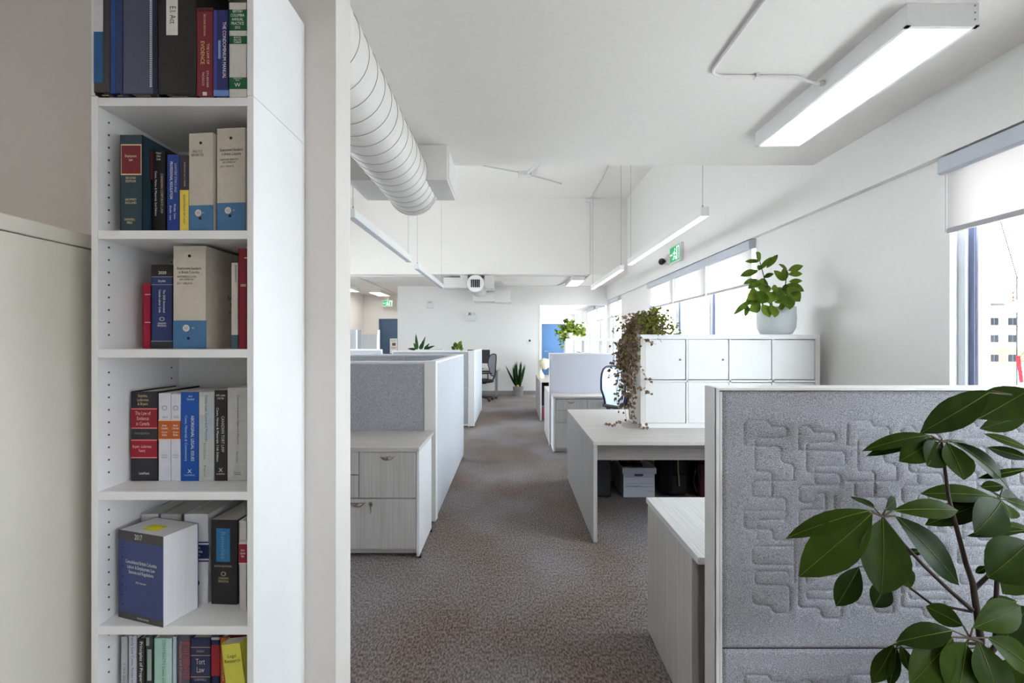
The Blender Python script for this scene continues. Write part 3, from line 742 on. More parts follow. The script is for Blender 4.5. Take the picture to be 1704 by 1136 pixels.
# white cube cabinet
def cube_cabinet(label, x0, y0, z0, cols, rows, doors, W=None, open_back=False):
    c = thing('cube_cabinet', label, 'cabinet', (x0 + .7, y0 + .2, z0))
    cell, t, ot, D = .335, .016, .038, .39
    W = ot * 2 + cols * cell + (cols - 1) * t; Hh = ot * 2 + rows * cell + (rows - 1) * t
    box('side_board', x0, x0 + ot, y0, y0 + D, z0 + ot, z0 + Hh - ot, mat('cabinet_side', (226, 222, 214), .5, .01, 10) if doors else WHITE, c, .001)
    box('side_board', x0 + W - ot, x0 + W, y0, y0 + D, z0 + ot, z0 + Hh - ot, WHITE, c, .001)
    box('top_board', x0, x0 + W, y0, y0 + D, z0 + Hh - ot, z0 + Hh, WHITE, c, .001); box('bottom_board', x0, x0 + W, y0, y0 + D, z0, z0 + ot, WHITE, c, .001)
    for k in range(1, cols): box('upright', x0 + ot + k * cell + (k - 1) * t, x0 + ot + k * (cell + t), y0 + .002, y0 + D, z0 + ot, z0 + Hh - ot, WHITE, c)
    for r in range(1, rows): box('shelf', x0 + ot, x0 + W - ot, y0 + .002, y0 + D, z0 + ot + r * cell + (r - 1) * t, z0 + ot + r * (cell + t), WHITE, c)
    if not open_back: box('back', x0 + .02, x0 + W - .02, y0 + D, y0 + D + .004, z0 + .02, z0 + Hh - .02, WHITE, c)
    for i in range(cols):
        for j in range(rows):
            if not doors: continue
            xa = x0 + ot + i * (cell + t); za = z0 + ot + j * (cell + t); ins = .004 if i < 2 else .012; g = .003
            gt = g if i < 2 else .006
            d_ = box('door', xa + g, xa + cell - (g + .004 if i < 2 else g), y0 + ins, y0 + ins + .016, za + g + (.004 if j == 1 else 0), za + cell - gt, WHITE, c, .001)
            if i < 2 and j == 1:
                xk = xa + cell - .05
                MB().lathe([(.009, 0), (.009, .004), (.003, .005), (.003, .012)], (xk, y0 + ins, za + cell / 2), 12, Matrix.Rotation(PI / 2, 3, 'X')).build('lock', STEEL, d_)
    return c
cube_cabinet('white cube cabinet with closed square doors standing on right desk', 1.049, 3.97, .72, 4, 2, True)
cube_cabinet('distant open white cube shelf seen above right grey partition', 1.06, 9.6, .68, 3, 2, False, open_back=True)

# under the desk: document box, bag, tower, cables
bx = thing('document_box', 'white lidded cardboard document box under the right desk', 'box', (1.165, 4.64, 0))
CARD = mat('white_cardboard', (206, 210, 220), .85, .03, 30)
box('body', 1.02, 1.306, 4.455, 4.84, 0, .215, CARD, bx, .003); lid = box('lid', 1.008, 1.32, 4.445, 4.85, .215, .27, CARD, bx, .004)
lb = MB()
for z in (.185, .125, .095): lb.box(1.035, 1.295, 4.4535, 4.4545, z, z + .0025)
lb.build('printed_lines', flat((120, 124, 140)), bx)
m_ = MB(); m_.box(1.12, 1.2, 4.4535, 4.4545, .193, .212); m_.build('handle_print', flat((70, 80, 120)), bx)
def scrawl(name, x0, x1, z, h, m, n, seed):
    r_ = random.Random(seed); pts = []
    for k in range(n):
        pts.append((x0 + (x1 - x0) * k / (n - 1) + r_.uniform(-.004, .004), 4.4532, z + (h if k % 2 else 0) * r_.uniform(.2, 1)))
    MB().tube(pts, .0012, 4).build(name, m, bx)
scrawl('handwriting', 1.04, 1.18, .10, .018, INK, 26, 1); scrawl('red_print', 1.24, 1.295, .052, .014, flat((170, 60, 66)), 12, 2)
bg_ = thing('backpack', 'black backpack lying under right desk beside document box', 'bag', (1.5, 4.55, 0))
m_ = MB().box(1.37, 1.64, 4.45, 4.75, 0, .42).build('pack', mat('black_nylon', (20, 20, 23), .7, .1, 60), bg_, .08, seg=4)
MB().box(1.42, 1.59, 4.41, 4.47, .03, .22).build('pocket', MATS['black_nylon'], bg_, .025, seg=3)
MB().tube([(1.45, 4.45, .4), (1.42, 4.36, .34), (1.42, 4.35, .2), (1.45, 4.42, .06)], .014, 6).build('strap', MATS['black_nylon'], bg_)
MB().tube([(1.5, 4.40, .36), (1.5, 4.395, .26), (1.51, 4.395, .12)], .007, 6).build('zip', flat((150, 140, 110)), bg_)
cb = thing('shopping_bag', 'dark maroon bag under right desk against the grey partition', 'bag', (1.85, 4.6, 0))
MB().prism([(1.70, 4.42), (2.02, 4.42), (2.02, 4.7), (1.70, 4.7)], 0, .32).build('sack', mat('maroon_cloth', (74, 22, 28), .6, .15, 30), cb, .03, seg=3)
MB().tube([(1.78, 4.43, .32), (1.8, 4.42, .44), (1.9, 4.42, .44), (1.93, 4.43, .32)], .008, 6).build('handle', BLACK, cb)
cbl = thing('cable_bundle', 'tangle of dark cables hanging under right desk', 'cables', (1.55, 4.8, .5))
for k in range(7):
    x = 1.33 + k * .09; MB().tube([(x, 4.9, .66), (x + .05 * math.sin(k), 4.86, .5), (x + .12, 4.84, .44 + .03 * (k % 3)), (x + .25, 4.88, .55), (x + .3, 4.9, .66)], .009, 6).build('cable', BLACK, cbl)
MB().tube([(1.66, 4.4, .28), (1.63, 4.38, .16), (1.66, 4.38, .07), (1.69, 4.39, .14), (1.68, 4.4, .3)], .008, 6).build('loop_cable', BLACK, cbl)
box('power_strip', 1.2, 1.55, 4.9, 4.96, .6, .66, BLACK, cbl, .01)
pc = thing('computer_tower', 'black computer tower under right desk left of document box', 'computer', (.8, 4.6, 0))
box('case', .68, .9, 4.42, 4.85, .015, .45, BLACK, pc, .006); box('front_panel', .685, .895, 4.41, 4.42, .03, .44, DARK, pc, .004)
for x in (.7, .86): box('foot', x, x + .03, 4.45, 4.8, 0, .015, BLACK, pc)
sh = thing('shoe', 'brown shoe lying on document box lid, left one', 'shoe', (1.06, 4.6, .27))
def shoe(x, root):
    m = MB(); m.prism([(x - .04, 4.48), (x + .04, 4.48), (x + .045, 4.56), (x + .03, 4.74), (x - .03, 4.74), (x - .045, 4.56)], .27, .29); m.build('sole', BLACK, root, .006)
    m = MB(); m.sphere((x, 4.56, .318), .05, (.8, 1.3, .7)); m.sphere((x, 4.67, .345), .045, (.8, 1.2, 1.3)); m.build('upper', mat('brown_leather', (72, 56, 46), .5, .15, 30), root)
shoe(1.06, sh)
sh = thing('shoe', 'brown shoe lying on document box lid, right one', 'shoe', (1.16, 4.6, .27)); shoe(1.165, sh)

# ---- low cabinet between near partition and aisle
lc = thing('low_cabinet', 'low pale wood-grain cabinet tucked behind the near quilted partition', 'cabinet', (1.0, 2.1, 0))
box('side_panel', .665, .69, 1.80, 2.385, .012, .635, LAMZ, lc, .001)
box('body', .69, 1.5, 1.82, 2.37, .06, .635, LAMZ, lc); box('plinth', .69, 1.5, 1.85, 2.34, 0, .06, DARK, lc)
box('side_panel', 1.5, 1.525, 1.80, 2.385, .012, .635, LAMZ, lc, .001)
box('glide', .667, .687, 2.3, 2.34, 0, .012, BLACK, lc)
tag(box('worktop', .658, 1.53, 1.722, 2.39, .635, .661, LAMY, None, .0015), 'pale laminate worktop on low cabinet behind near quilted partition', 'worktop')

# ---- near quilted partition
qp = thing('quilted_partition', 'near grey felt partition with quilted maze pattern and white edge', 'partition', (1.4, 1.67, 0))
PY0, PY1, PX0, PX1 = 1.62, 1.716, .679, 2.3
box('end_cap', PX0, PX0 + .008, PY0, PY1, 0, 1.27, mat('shaded_white_edge', (206, 204, 202), .6, .02, 20), qp, .0015)  # shade on the end turned from the windows, put into the grey
box('front_edge', PX0, PX0 + .010, PY0 - .004, PY0 + .01, 0, 1.268, WHITE, qp, .001)
box('inner_edge', PX0 + .012, PX0 + .02, PY0 - .002, PY0 + .01, 0, 1.258, OFFW, qp, .001)
box('top_rail', PX0 + .004, PX1, PY0 - .004, PY1, 1.262, 1.271, WHITE, qp, .0015)
box('core', PX0 + .01, PX1, PY0 + .012, PY1 - .004, .02, 1.258, DARK, qp)
# pattern of stitched grooves, in pixels of a 2.245x enlargement anchored at (1060, 630); repeats every 384
PAT = [
 [(402,248),(402,170),(414,157),(488,157),(505,182),(552,182),(562,192),(562,212),(552,222),(452,222),(442,232),(442,338),(452,348),(495,348),(505,358),(505,448)],
 [(402,250),(440,253),(528,255),(540,266),(540,302),(550,316),(578,320),(588,332),(588,378),(578,384),(442,384),(431,394),(431,434),(440,443),(546,446),(558,458),(558,518),(548,528),(460,530),(450,540),(450,556)],
 [(400,495),(555,495)], [(400,495),(400,552),(412,563),(498,565),(508,576),(508,598),(518,605),(590,606),(590,628),(444,628),(432,640),(432,688),(444,696),(560,698),(590,700)],
 [(450,600),(450,570)], [(590,628),(590,760)],
 [(560,722),(454,722),(442,732),(442,762),(452,772),(560,773),(572,784),(572,866),(562,877),(518,877),(508,868),(500,852),(446,846),(434,836),(432,815)],
 [(605,265),(605,190),(615,178),(645,178),(656,190),(664,203),(733,203),(743,213),(743,228),(733,238),(644,240),(634,250),(634,342),(644,352),(660,352)],
 [(605,268),(690,271),(768,274),(780,285),(780,318),(770,327),(676,328),(666,338),(666,388),(676,398),(755,398),(765,388),(758,364),(748,355),(670,355)],
 [(755,400),(618,400),(607,410),(607,456),(617,465),(658,465),(668,455),(668,440),(678,431),(705,431),(705,560)],
 [(786,385),(825,385)],
 [(607,560),(607,500),(620,490),(705,490)], [(607,560),(620,572),(760,574)], [(660,700),(660,636),(670,626),(768,626),(778,636),(778,666),(768,676),(700,678)],
 [(632,760),(632,715),(642,706),(745,706)], [(770,793),(642,793),(632,803),(640,826),(785,828)], [(605,818),(605,848),(615,857),(678,858),(688,868),(690,886),(700,897),(753,897),(763,888),(767,830)],
 [(605,700),(605,800)], [(690,740),(786,742)], [(740,440),(740,560)],
]
P3 = [[(786,385),(815,395),(815,440)], [(890,384),(890,440)], [(905,384),(905,436)]]
CELL = .003; S5 = 2.245 * 500.0
import numpy as np
x0f, x1f = PX0 + .024, 2.29
def groove_mesh(z0, z1, yoff, name):
    nx = int((x1f - x0f) / CELL) + 1; nz = int((z1 - z0) / CELL) + 1
    xs = np.linspace(x0f, x1f, nx); zs = np.linspace(z0, z1, nz); XX, ZZ = np.meshgrid(xs, zs)
    # room -> pattern units
    uu = (852 + XX * 500 - 1060) * 2.245; vv = (568 + (H - ZZ) * 500 - 630) * 2.245 - yoff
    best = np.full(XX.shape, 1e9)
    for off in range(0, 4):
        for pl in PAT:
            for (a, b_) in zip(pl[:-1], pl[1:]):
                ax, ay, bx_, by = a[0] + off * 384, a[1], b_[0] + off * 384, b_[1]
                if max(ax, bx_) < 320: continue
                dx, dy = bx_ - ax, by - ay; L2 = dx * dx + dy * dy + 1e-9
                t = np.clip(((uu - ax) * dx + (vv - ay) * dy) / L2, 0, 1)
                best = np.minimum(best, (uu - ax - t * dx) ** 2 + (vv - ay - t * dy) ** 2)
    d = np.sqrt(best) / S5                          # metres to the nearest stitch line
    depth = .0045 * np.exp(-(d / .0036) ** 2) - .0035 * np.clip(1 - np.exp(-(d / .018) ** 2), 0, 1) * np.exp(-(d / .05) ** 2)
    edge = np.minimum.reduce([XX - x0f, x1f - XX, ZZ - z0, z1 - ZZ]); depth += .008 * np.exp(-(edge / .006) ** 2)
    YY = PY0 + .001 + depth
    vs = np.stack([XX, YY, ZZ], -1).reshape(-1, 3); idx = np.arange(nx * nz).reshape(nz, nx)
    fs = np.stack([idx[:-1, :-1], idx[:-1, 1:], idx[1:, 1:], idx[1:, :-1]], -1).reshape(-1, 4)
    me = bpy.data.meshes.new(name); me.from_pydata(vs.tolist(), [], fs.tolist()); me.materials.append(FELT)
    me.polygons.foreach_set('use_smooth', [True] * len(fs)); me.update()
    o = bpy.data.objects.new(name, me); C.objects.link(o); attach(o, qp); return o
ZS = H - (1081 - 568) / 500
groove_mesh(ZS + .002, 1.259, 0, 'quilted_panel'); groove_mesh(.03, ZS - .002, 952, 'quilted_panel')

# ---- right row farther back
partition('grey fabric partition on right behind the two-column drawer cabinet', .508, 1.42, 6.64, 6.71, 'x', [.52, 1.385, 1.415], ['1-y', '1+y'], mat('lilac_grey_felt', (196, 196, 206), .95, .22, 420, .5, 520, spec=.1))
rc = thing('drawer_cabinet', 'two-column pale drawer cabinet standing before right grey partition', 'cabinet', (.93, 6.45, 0))
box('body', .555, 1.42, 6.262, 6.62, .055, .695, LAMZ, rc); box('side_panel', .53, .553, 6.24, 6.62, .012, .695, mat('laminate_lit_side', (226, 226, 228)), rc, .001)  # lit copy of the laminate again on the aisle side
box('plinth', .555, 1.42, 6.275, 6.29, .01, .055, LAMX, rc); box('side_panel', 1.42, 1.44, 6.24, 6.62, .012, .695, LAMZ, rc)
for x0, x1 in ((.555, .965), (.965, 1.418)):
    for z0, z1 in ((.545, .685), (.385, .543), (.058, .383)): drawer(rc, x0, x1, z0, z1, 6.24)
tag(box('worktop', .528, 1.45, 6.235, 6.63, .695, .72, LAMX, None, .0015), 'pale laminate worktop on two-column drawer cabinet at right', 'worktop')
gd = thing('desk', 'narrow-gabled desk hidden behind right grey partition', 'desk', (1.4, 7.2, 0))
box('side_panel', .51, .535, 6.72, 7.68, .012, .695, LAMZ, gd, .001); box('top', .51, 2.3, 6.715, 7.7, .695, .72, LAMX, gd, .001); box('side_panel', 2.27, 2.295, 6.72, 7.68, .012, .695, LAMZ, gd, .001)
box('glide', .512, .532, 7.6, 7.63, 0, .012, BLACK, gd)
fdk = thing('desk', 'far pale desk with open knee space right of the aisle', 'desk', (1.4, 9.5, 0))
box('top', .5, 2.45, 8.68, 10.3, .695, .72, LAMX, fdk, .0015); box('side_panel', .502, .53, 8.685, 10.295, .012, .695, LAMZ, fdk, .001)
box('side_panel', 2.42, 2.448, 8.685, 10.295, .012, .695, LAMZ, fdk, .001); box('modesty_panel', .53, 2.42, 9.3, 9.32, .2, .695, DARK, fdk)  # dark sheet painted in for the shade of the open knee space
for y in (8.75, 10.2): box('glide', .506, .526, y, y + .02, 0, .012, BLACK, fdk)
# riser under the distant cube shelf would float otherwise: its lowest board rests on the desk
bpy.data.objects['cube_cabinet.001'].location.z += .04
tb = thing('tote_bag', 'small pink bag on floor under far right desk', 'bag', (.6, 8.9, 0))
MB().prism([(.56, 8.82), (.7, 8.82), (.7, 9.0), (.56, 9.0)], 0, .2).build('sack', flat((190, 60, 110)), tb, .02); MB().tube([(.59, 8.84, .2), (.61, 8.84, .29), (.65, 8.84, .29), (.67, 8.84, .2)], .006, 6).build('handle', flat((190, 60, 110)), tb)
dl = thing('desk_lamp', 'small cream lamp on far right desk before blue door', 'lamp', (.545, 9.4, .72))
CREAM = mat('cream_shade', (240, 232, 202), .7, .02, 20)
MB().lathe([(.06, 0), (.065, .06), (.03, .12), (.012, .16)], (.555, 9.35, .72), 16).build('base', CREAM, dl)
MB().tube([(.555, 9.35, .86), (.545, 9.35, .93)], .012, 8).build('neck', CREAM, dl)
MB().lathe([(.03, -.05), (.11, .0), (.10, .1), (.04, .16)], (.58, 9.35, .97), 18, Matrix.Rotation(1.0, 3, 'Y')).build('shade', CREAM, dl)
# things in the distant cube shelf
for i, (x, w, h, lab) in enumerate(((1.9, .2, .12, 'taupe storage box in distant cube shelf, left one'), (2.02, .16, .13, 'taupe storage box in distant cube shelf, right one'))):
    pass

# ---- tall storage cabinet at far left
tc = thing('tall_cabinet', 'tall cream cabinet at left frame edge beside the bookcase', 'cabinet', (-1.4, 1.0, 0))
CRM = mat('cream_steel', (216, 210, 198), .55, .012, 20)
box('carcass', -1.62, -1.09, .5, 1.488, .01, 1.662, CRM, tc, .002); box('top', -1.63, -1.088, .49, 1.489, 1.664, 1.70, CRM, tc, .003)
for y0, y1 in ((.505, .99), (.995, 1.485)):
    dd = box('door', -1.64, -1.62, y0, y1, .05, 1.65, CRM, tc, .002); box('handle', -1.665, -1.64, y0 + .4 if y0 < .6 else y0 + .06, y0 + .42 if y0 < .6 else y0 + .08, .8, 1.0, STEEL, dd)
box('plinth', -1.6, -1.1, .53, 1.47, 0, .01, BLACK, tc)
# ================================================================== BOOKCASE
BX0, BX1, BY0, BY1 = -1.034, -.635, 1.196, 1.492
bc = thing('bookcase', 'tall narrow white bookcase filled with law books at left', 'bookcase', (-.835, 1.35, 0))
BIN = mat('bookcase_white', (238, 238, 238), .45, .01, 10)
for x in (BX0, BX1 - .016):
    box('side_panel', x, x + .016, BY0, BY1, 0, 2.0275, BIN, bc, .0008); box('extension_side', x, x + .016, BY0, BY1, 2.0285, 2.394, BIN, bc, .0008)
box('back_panel', BX0 + .016, BX1 - .016, BY1 - .006, BY1, .0, 2.02, BIN, bc); box('extension_back', BX0 + .016, BX1 - .016, BY1 - .006, BY1, 2.03, 2.39, BIN, bc)
SH = {1: 2.0247, 2: 1.698, 3: 1.406, 4: 1.056, 5: .725, 6: .40, 7: .08}
for k, z in SH.items():
    box('shelf', BX0 + .016, BX1 - .016, BY0 + .001, BY1 - .006, z - .021, z, BIN, bc, .0008)
box('extension_top', BX0 + .016, BX1 - .016, BY0 + .001, BY1 - .006, 2.376, 2.394, BIN, bc)
box('plinth', BX0 + .016, BX1 - .016, BY0 + .012, BY0 + .026, 0, .059, BIN, bc)
ph = MB()
for y in (1.229, 1.455):
    z = .15
    while z < 1.98:
        if all(abs(z - s_ + .01) > .018 for s_ in SH.values()):
            ph.lathe([(.0026, 0), (.0026, .0006)], (BX0 + .016, y, z), 8, Matrix.Rotation(PI / 2, 3, 'Y'))
        z += .0315
tag(ph.build('pin_holes', flat((50, 48, 46)), bc), kind='stuff')

def bx2(m, x0, x1, y0, y1, z0, z1): return m.box(x0, x1, y0, y1, z0, z1)
def book(label, x0, x1, top, shelf, colour, s=640, depth=.165, rot=0, soft=False, name='book', kind='book', bands=(), texts=(), rough=.55, boards=None, group='law books in the bookcase', tilt=0, topcover=False):
    """x0,x1,top: photograph pixels of the spine; s: pixels per metre at the spine; bands: (y0, y1, colour[, x0f, x1f]); texts: (string, y_centre, height, colour, face[, xfrac, lengthpx])"""
    Y = F / s; w = (x1 - x0) / s; zb = SH[shelf] + .0004; zt = H - (top - 568) / s; h = zt - zb
    t = thing(name, label, kind, ((x0 - 852) / s, Y, zb), rot, group, local=True)
    if tilt: t.rotation_euler.y = tilt
    cm_ = flat(colour, rough); th = .0012 if soft else .0028; over = 0 if soft else .003
    c = MB(); bx2(c, 0, w, 0, th, 0, h); bx2(c, 0, th, 0, depth, 0, h); bx2(c, w - th, w, 0, depth, 0, h); c.build('cover', cm_, t, .0008)
    box('pages', th, w - th, th, depth - over, over, h - over, PAPER, t)
    zof = lambda y: H - (y - 568) / s - zb
    for bi, b in enumerate(bands):
        f0, f1 = (b[3], b[4]) if len(b) > 3 else (0, 1)
        box('spine_band', w * f0 - (.0003 if f0 == 0 else 0), w * f1 + (.0003 if f1 == 1 else 0), -.0004 - .00025 * bi, .002, max(.0002, zof(b[1])), min(h - .0002, zof(b[0])), flat(b[2], rough), t)
    for q in texts:
        st_, yc, size, col, face = q[:5]; xf = q[5] if len(q) > 5 else .5; ln = q[6] if len(q) > 6 else None
        text(st_, size / s * 1.35, flat(col), t, (w * xf, -.0008 - .00025 * len(bands), zof(yc)), face, 'spine_title', ln / s if ln else None)
    return t
W_, G_ = (240, 240, 238), (224, 200, 150)
# ---------------- top shelf (binders stand out over the edge)
def binder(label, x0, x1, colour, s=690, h=.32, depth=.27, extra=None):
    zb = SH[1] + .0004; w = (x1 - x0) / s
    t = thing('ring_binder', label, 'binder', ((x0 - 852) / s, F / s, zb), 0, 'ring binders on the top shelf', local=True)
    m_ = mat('vinyl_%d_%d_%d' % colour, colour, .45, .12, 160, .15)
    c = MB(); c.box(0, w, 0, .004, .004, h); c.box(0, .004, .003, depth, 0, h); c.box(w - .004, w, .003, depth, 0, h); c.build('cover', m_, t, .002, seg=3)
    box('pages', .008, w - .008, .02, depth - .02, .012, h - .02, PAPER, t)
    MB().tube([(w * .3, .012, .004), (w * .7, .012, .004)], .0025, 6).build('metal_edge', STEEL, t)
    return t, w
b, w = binder('black binder with white and blue spine label, leftmost on top shelf', 155.5, 183, (46, 42, 40), 685, .33)
box('label_white', .001, w * .58, -.0006, .003, .152, .32, flat((206, 204, 210)), b); box('label_blue', .001, w * .58, -.0006, .003, .028, .152, flat((24, 88, 142)), b)
b, w = binder('slim dark blue folder between two binders on top shelf', 183.5, 204, (24, 44, 92), 683.5, .33)
box('edge_strip', 0, w * .42, -.0006, .003, .004, .33, flat((26, 70, 134)), b)
b, w = binder('wide slate-navy binder with stitched edge on top shelf', 204.5, 261, (74, 78, 98), 682.5, .33)
st = MB()
for k in range(60): st.box(w * .8, w * .86, -.0012, .0, .02 + k * .0052, .0232 + k * .0052)
tag(st.build('stitching', flat((196, 200, 212)), b), kind='stuff')
box('dark_edge', w * .89, w, -.0006, .003, .004, .33, flat((26, 30, 56)), b)
b, w = binder('wide black binder with handwritten white label on top shelf', 262, 326, (34, 32, 30), 681, .33)
box('label', w * .235, w * .53, -.0008, .003, .148, .33, flat((222, 220, 214)), b)
text('E.I. Act', .021, INK, b, (w * .4, -.0012, .197), 'down', 'handwriting', .042)
book('maroon law book titled evidence beside black binder on top shelf', 326.5, 355, 13, 1, (124, 40, 52), 680, texts=[('THE LAW OF', 90, 4.5, G_, 'down', .70, 34), ('EVIDENCE', 88, 6.5, (236, 196, 130), 'down', .38, 38), ('SECOND EDITION', 42, 3.6, G_, 'down', .5, 36), ('PACIOCCO', 132, 3.6, (226, 200, 200), 'down', .42, 22), ('STUESSER', 132, 3.2, (226, 200, 200), 'down', .68, 28)], bands=[(153, 159, (214, 206, 200), .38, .62), (13, 19, (70, 22, 26))])
book('navy condominium manual with white title on top shelf', 355.5, 380, 16.5, 1, (44, 48, 106), 679, texts=[('THE CONDOMINIUM MANUAL', 84, 6, W_, 'down', .74, 94), ('FOURTH EDITION', 83, 3.2, (190, 210, 235), 'down', .40, 28)], bands=[(67, 98, (96, 128, 184), .3, .5), (150, 160, (104, 136, 196)), (17, 150, (62, 70, 140), 0, .25)])
book('off-white annual practice book with green labels on top shelf', 380.5, 411, 4, 1, (208, 204, 196), 677, bands=[(16, 51, (14, 92, 58)), (60, 73, (14, 92, 58)), (129, 148, (14, 92, 58))], texts=[('BRITISH\nCOLUMBIA\nANNUAL\nPRACTICE\n2015', 33, 5.0, W_, 'front', .5, 23), ('BOUCK\nDILLON\nTURRIFF', 67, 3.0, W_, 'front', .5, 13), ('Canada Law\nBook', 132.5, 2.4, W_, 'front', .5, 14), ('W', 142, 7, W_, 'front', .5, 10)])
# ---------------- second shelf
book('dark teal employment law book with red label on second shelf', 199.5, 237, 224, 2, (38, 62, 74), 664, .225, bands=[(240, 291, (226, 200, 160), .05, .96), (242, 289, (118, 30, 40), .08, .93)], texts=[('Employment\nLaw', 263, 4.6, (236, 210, 170), 'front', .5, 19), ('SECOND\nEDITION', 299, 4, G_, 'front', .5, 17), ('GEOFFREY\nENGLAND', 335, 4, G_, 'front', .5, 19), ('CARSWELL\nPRESS', 368, 4, G_, 'front', .45, 18)])
book('black corporate law casebook with silver title on second shelf', 253, 275.5, 250, 2, (26, 22, 24), 650, .17, bands=[(252, 299, (110, 34, 40), -.08, .06)], texts=[('CANADIAN CORPORATE LAW', 322, 4.6, (190, 186, 184), 'down', .74, 66), ('Cases, Notes & Materials 2nd Edition', 322, 3.6, W_, 'down', .3, 74), ('Waters\nGillen\nSmith', 260, 3.8, W_, 'front', .5, 9)])
book('royal blue legal ethics book on second shelf', 278, 298, 257, 2, (30, 62, 140), 650, .17, soft=True, texts=[('LAWYERS\' ETHICS AND', 296, 4, (190, 204, 232), 'down', .72, 48), ('PROFESSIONAL REGULATION', 300, 4.8, W_, 'down', .36, 62), ('Woolley  Cotter', 352, 3.4, W_, 'down', .66, 26), ('Devlin  Law', 354, 3.2, W_, 'down', .3, 24)])
book('thin book half black half yellow on second shelf', 299, 314, 258, 2, (232, 206, 88), 650, .16, soft=True, bands=[(258, 316, (50, 46, 62))], texts=[('Employment Law in Canada', 290, 3, (206, 190, 150), 'down', .6, 40), ('ESSENTIALS OF LAW', 348, 3.2, (90, 76, 30), 'down', .52, 48)])
def filebox(label, x0, x1, top, shelf, s, split, depth, rot, lines, hole=True, side=None):
    t = book(label, x0, x1, top, shelf, (200, 192, 178), s, depth, rot, soft=True, name='file_box', kind='box', group='cream and blue slipcases', bands=[(split, 700, (70, 116, 158))])
    w = (x1 - x0) / s; zof = lambda y: H - (y - 568) / s - SH[shelf]
    bm_ = MB(); bm_.box(w - .0003, w + .0004, .0, depth, 0, zof(split)); 
    for yy, f in ((top + 17, .5), (split + (30 if shelf == 3 else 22), .47)):
        MB().lathe([(.0038, 0), (.0038, .0006)], (w * f, -.0004, zof(yy)), 12, Matrix.Rotation(PI / 2, 3, 'X')).build('finger_hole', BLACK, t)
    MB().lathe([(.0088, 0), (.0088, .0006)], (w * .4, -.0006, zof(split + 13)), 18, Matrix.Rotation(PI / 2, 3, 'X')).build('round_emblem', flat((214, 210, 200)), t)
    text('CLE', .008, flat((70, 116, 158)), t, (w * .4, -.0014, zof(split + 13)), 'front', 'emblem_letters', .009)
    text('BC', .006, flat((200, 206, 210)), t, (w * .62, -.0010, zof(split + 13)), 'front', 'emblem_letters', .007)
    for (s_, dy, size, ln) in lines:
        text(s_, size / s * 1.35, INK, t, (w * .12 + ln / s / 2, -.0008, zof(top + dy)), 'front', 'spine_title', ln / s)
    return t
filebox('cream and blue slipcase with one title line on second shelf', 314.5, 357, 222, 2, 650, 342, .185, -.10, [('PRACTICE\nBEFORE THE', 34, 4.4, 21)])
filebox('cream and blue slipcase at right end of second shelf', 361, 411, 214, 2, 650, 338, .19, -.10, [('Employment Standards\nin British Columbia', 40, 5, 40), ('ANNOTATED LEGISLATION\nAND COMMENTARY', 55, 3.4, 32), ('2017 UPDATE', 64, 3.4, 24)])
# ---------------- third shelf
book('thin bright red book, leftmost on third shelf', 237, 251.5, 471, 3, (172, 28, 60), 628, .17, bands=[(489, 490.5, (226, 190, 196), .3, .95), (535.5, 537, (226, 190, 196), .3, .95)])
book('navy labour law book with black ends on third shelf', 251.8, 287.5, 440, 3, (46, 60, 112), 634, .17, bands=[(440, 460, (38, 34, 32)), (460, 461, (140, 150, 180)), (473, 474, (140, 150, 180)), (567, 568, (170, 176, 196)), (568, 581, (56, 56, 62))], texts=[('2020', 454, 5, W_, 'front', .54, 13), ('Snyder', 467.5, 4.2, W_, 'front', .52, 13), ('The 2020 Annotated', 501, 3.8, W_, 'down', .62, 38), ('Canada Labour Code', 501, 3.8, W_, 'down', .42, 38), ('CANADIAN\nPERIODICAL', 540, 3, W_, 'front', .52, 15), ('O', 531, 7, (210, 214, 226), 'front', .52, 9)])
fb3 = filebox('large cream and blue slipcase with printed side on third shelf', 288.5, 342.5, 409, 3, 650, 533, .20, 0, [('Employment Standards\nin British Columbia', 41, 4.8, 40), ('ANNOTATED LEGISLATION\nAND COMMENTARY', 54, 3.4, 32), ('2017 UPDATE', 63, 3.4, 25)])
w3 = 54 / 650
text('Employment Standards\nin British Columbia', .016, INK, fb3, (w3 + .0006, .17, .13), 'right', 'side_title', .15); text('Annotated Legislation', .008, INK, fb3, (w3 + .0006, .15, .098), 'right', 'side_title', .10)
book('slim pale book with green foot on third shelf', 385, 396, 437, 3, (206, 202, 196), 655, .15, soft=True, bands=[(557, 582, (62, 96, 108))], texts=[('Employment', 455, 3, INK_ if False else (60, 60, 60), 'down', .7, 28)])
book('dark red book at right end of third shelf', 396.5, 411, 413, 3, (128, 26, 36), 662, .2, texts=[('CHRISTIE', 475, 4, W_, 'front', .6, 9)], bands=[(428, 430, (220, 180, 180), .7, 1.0)])
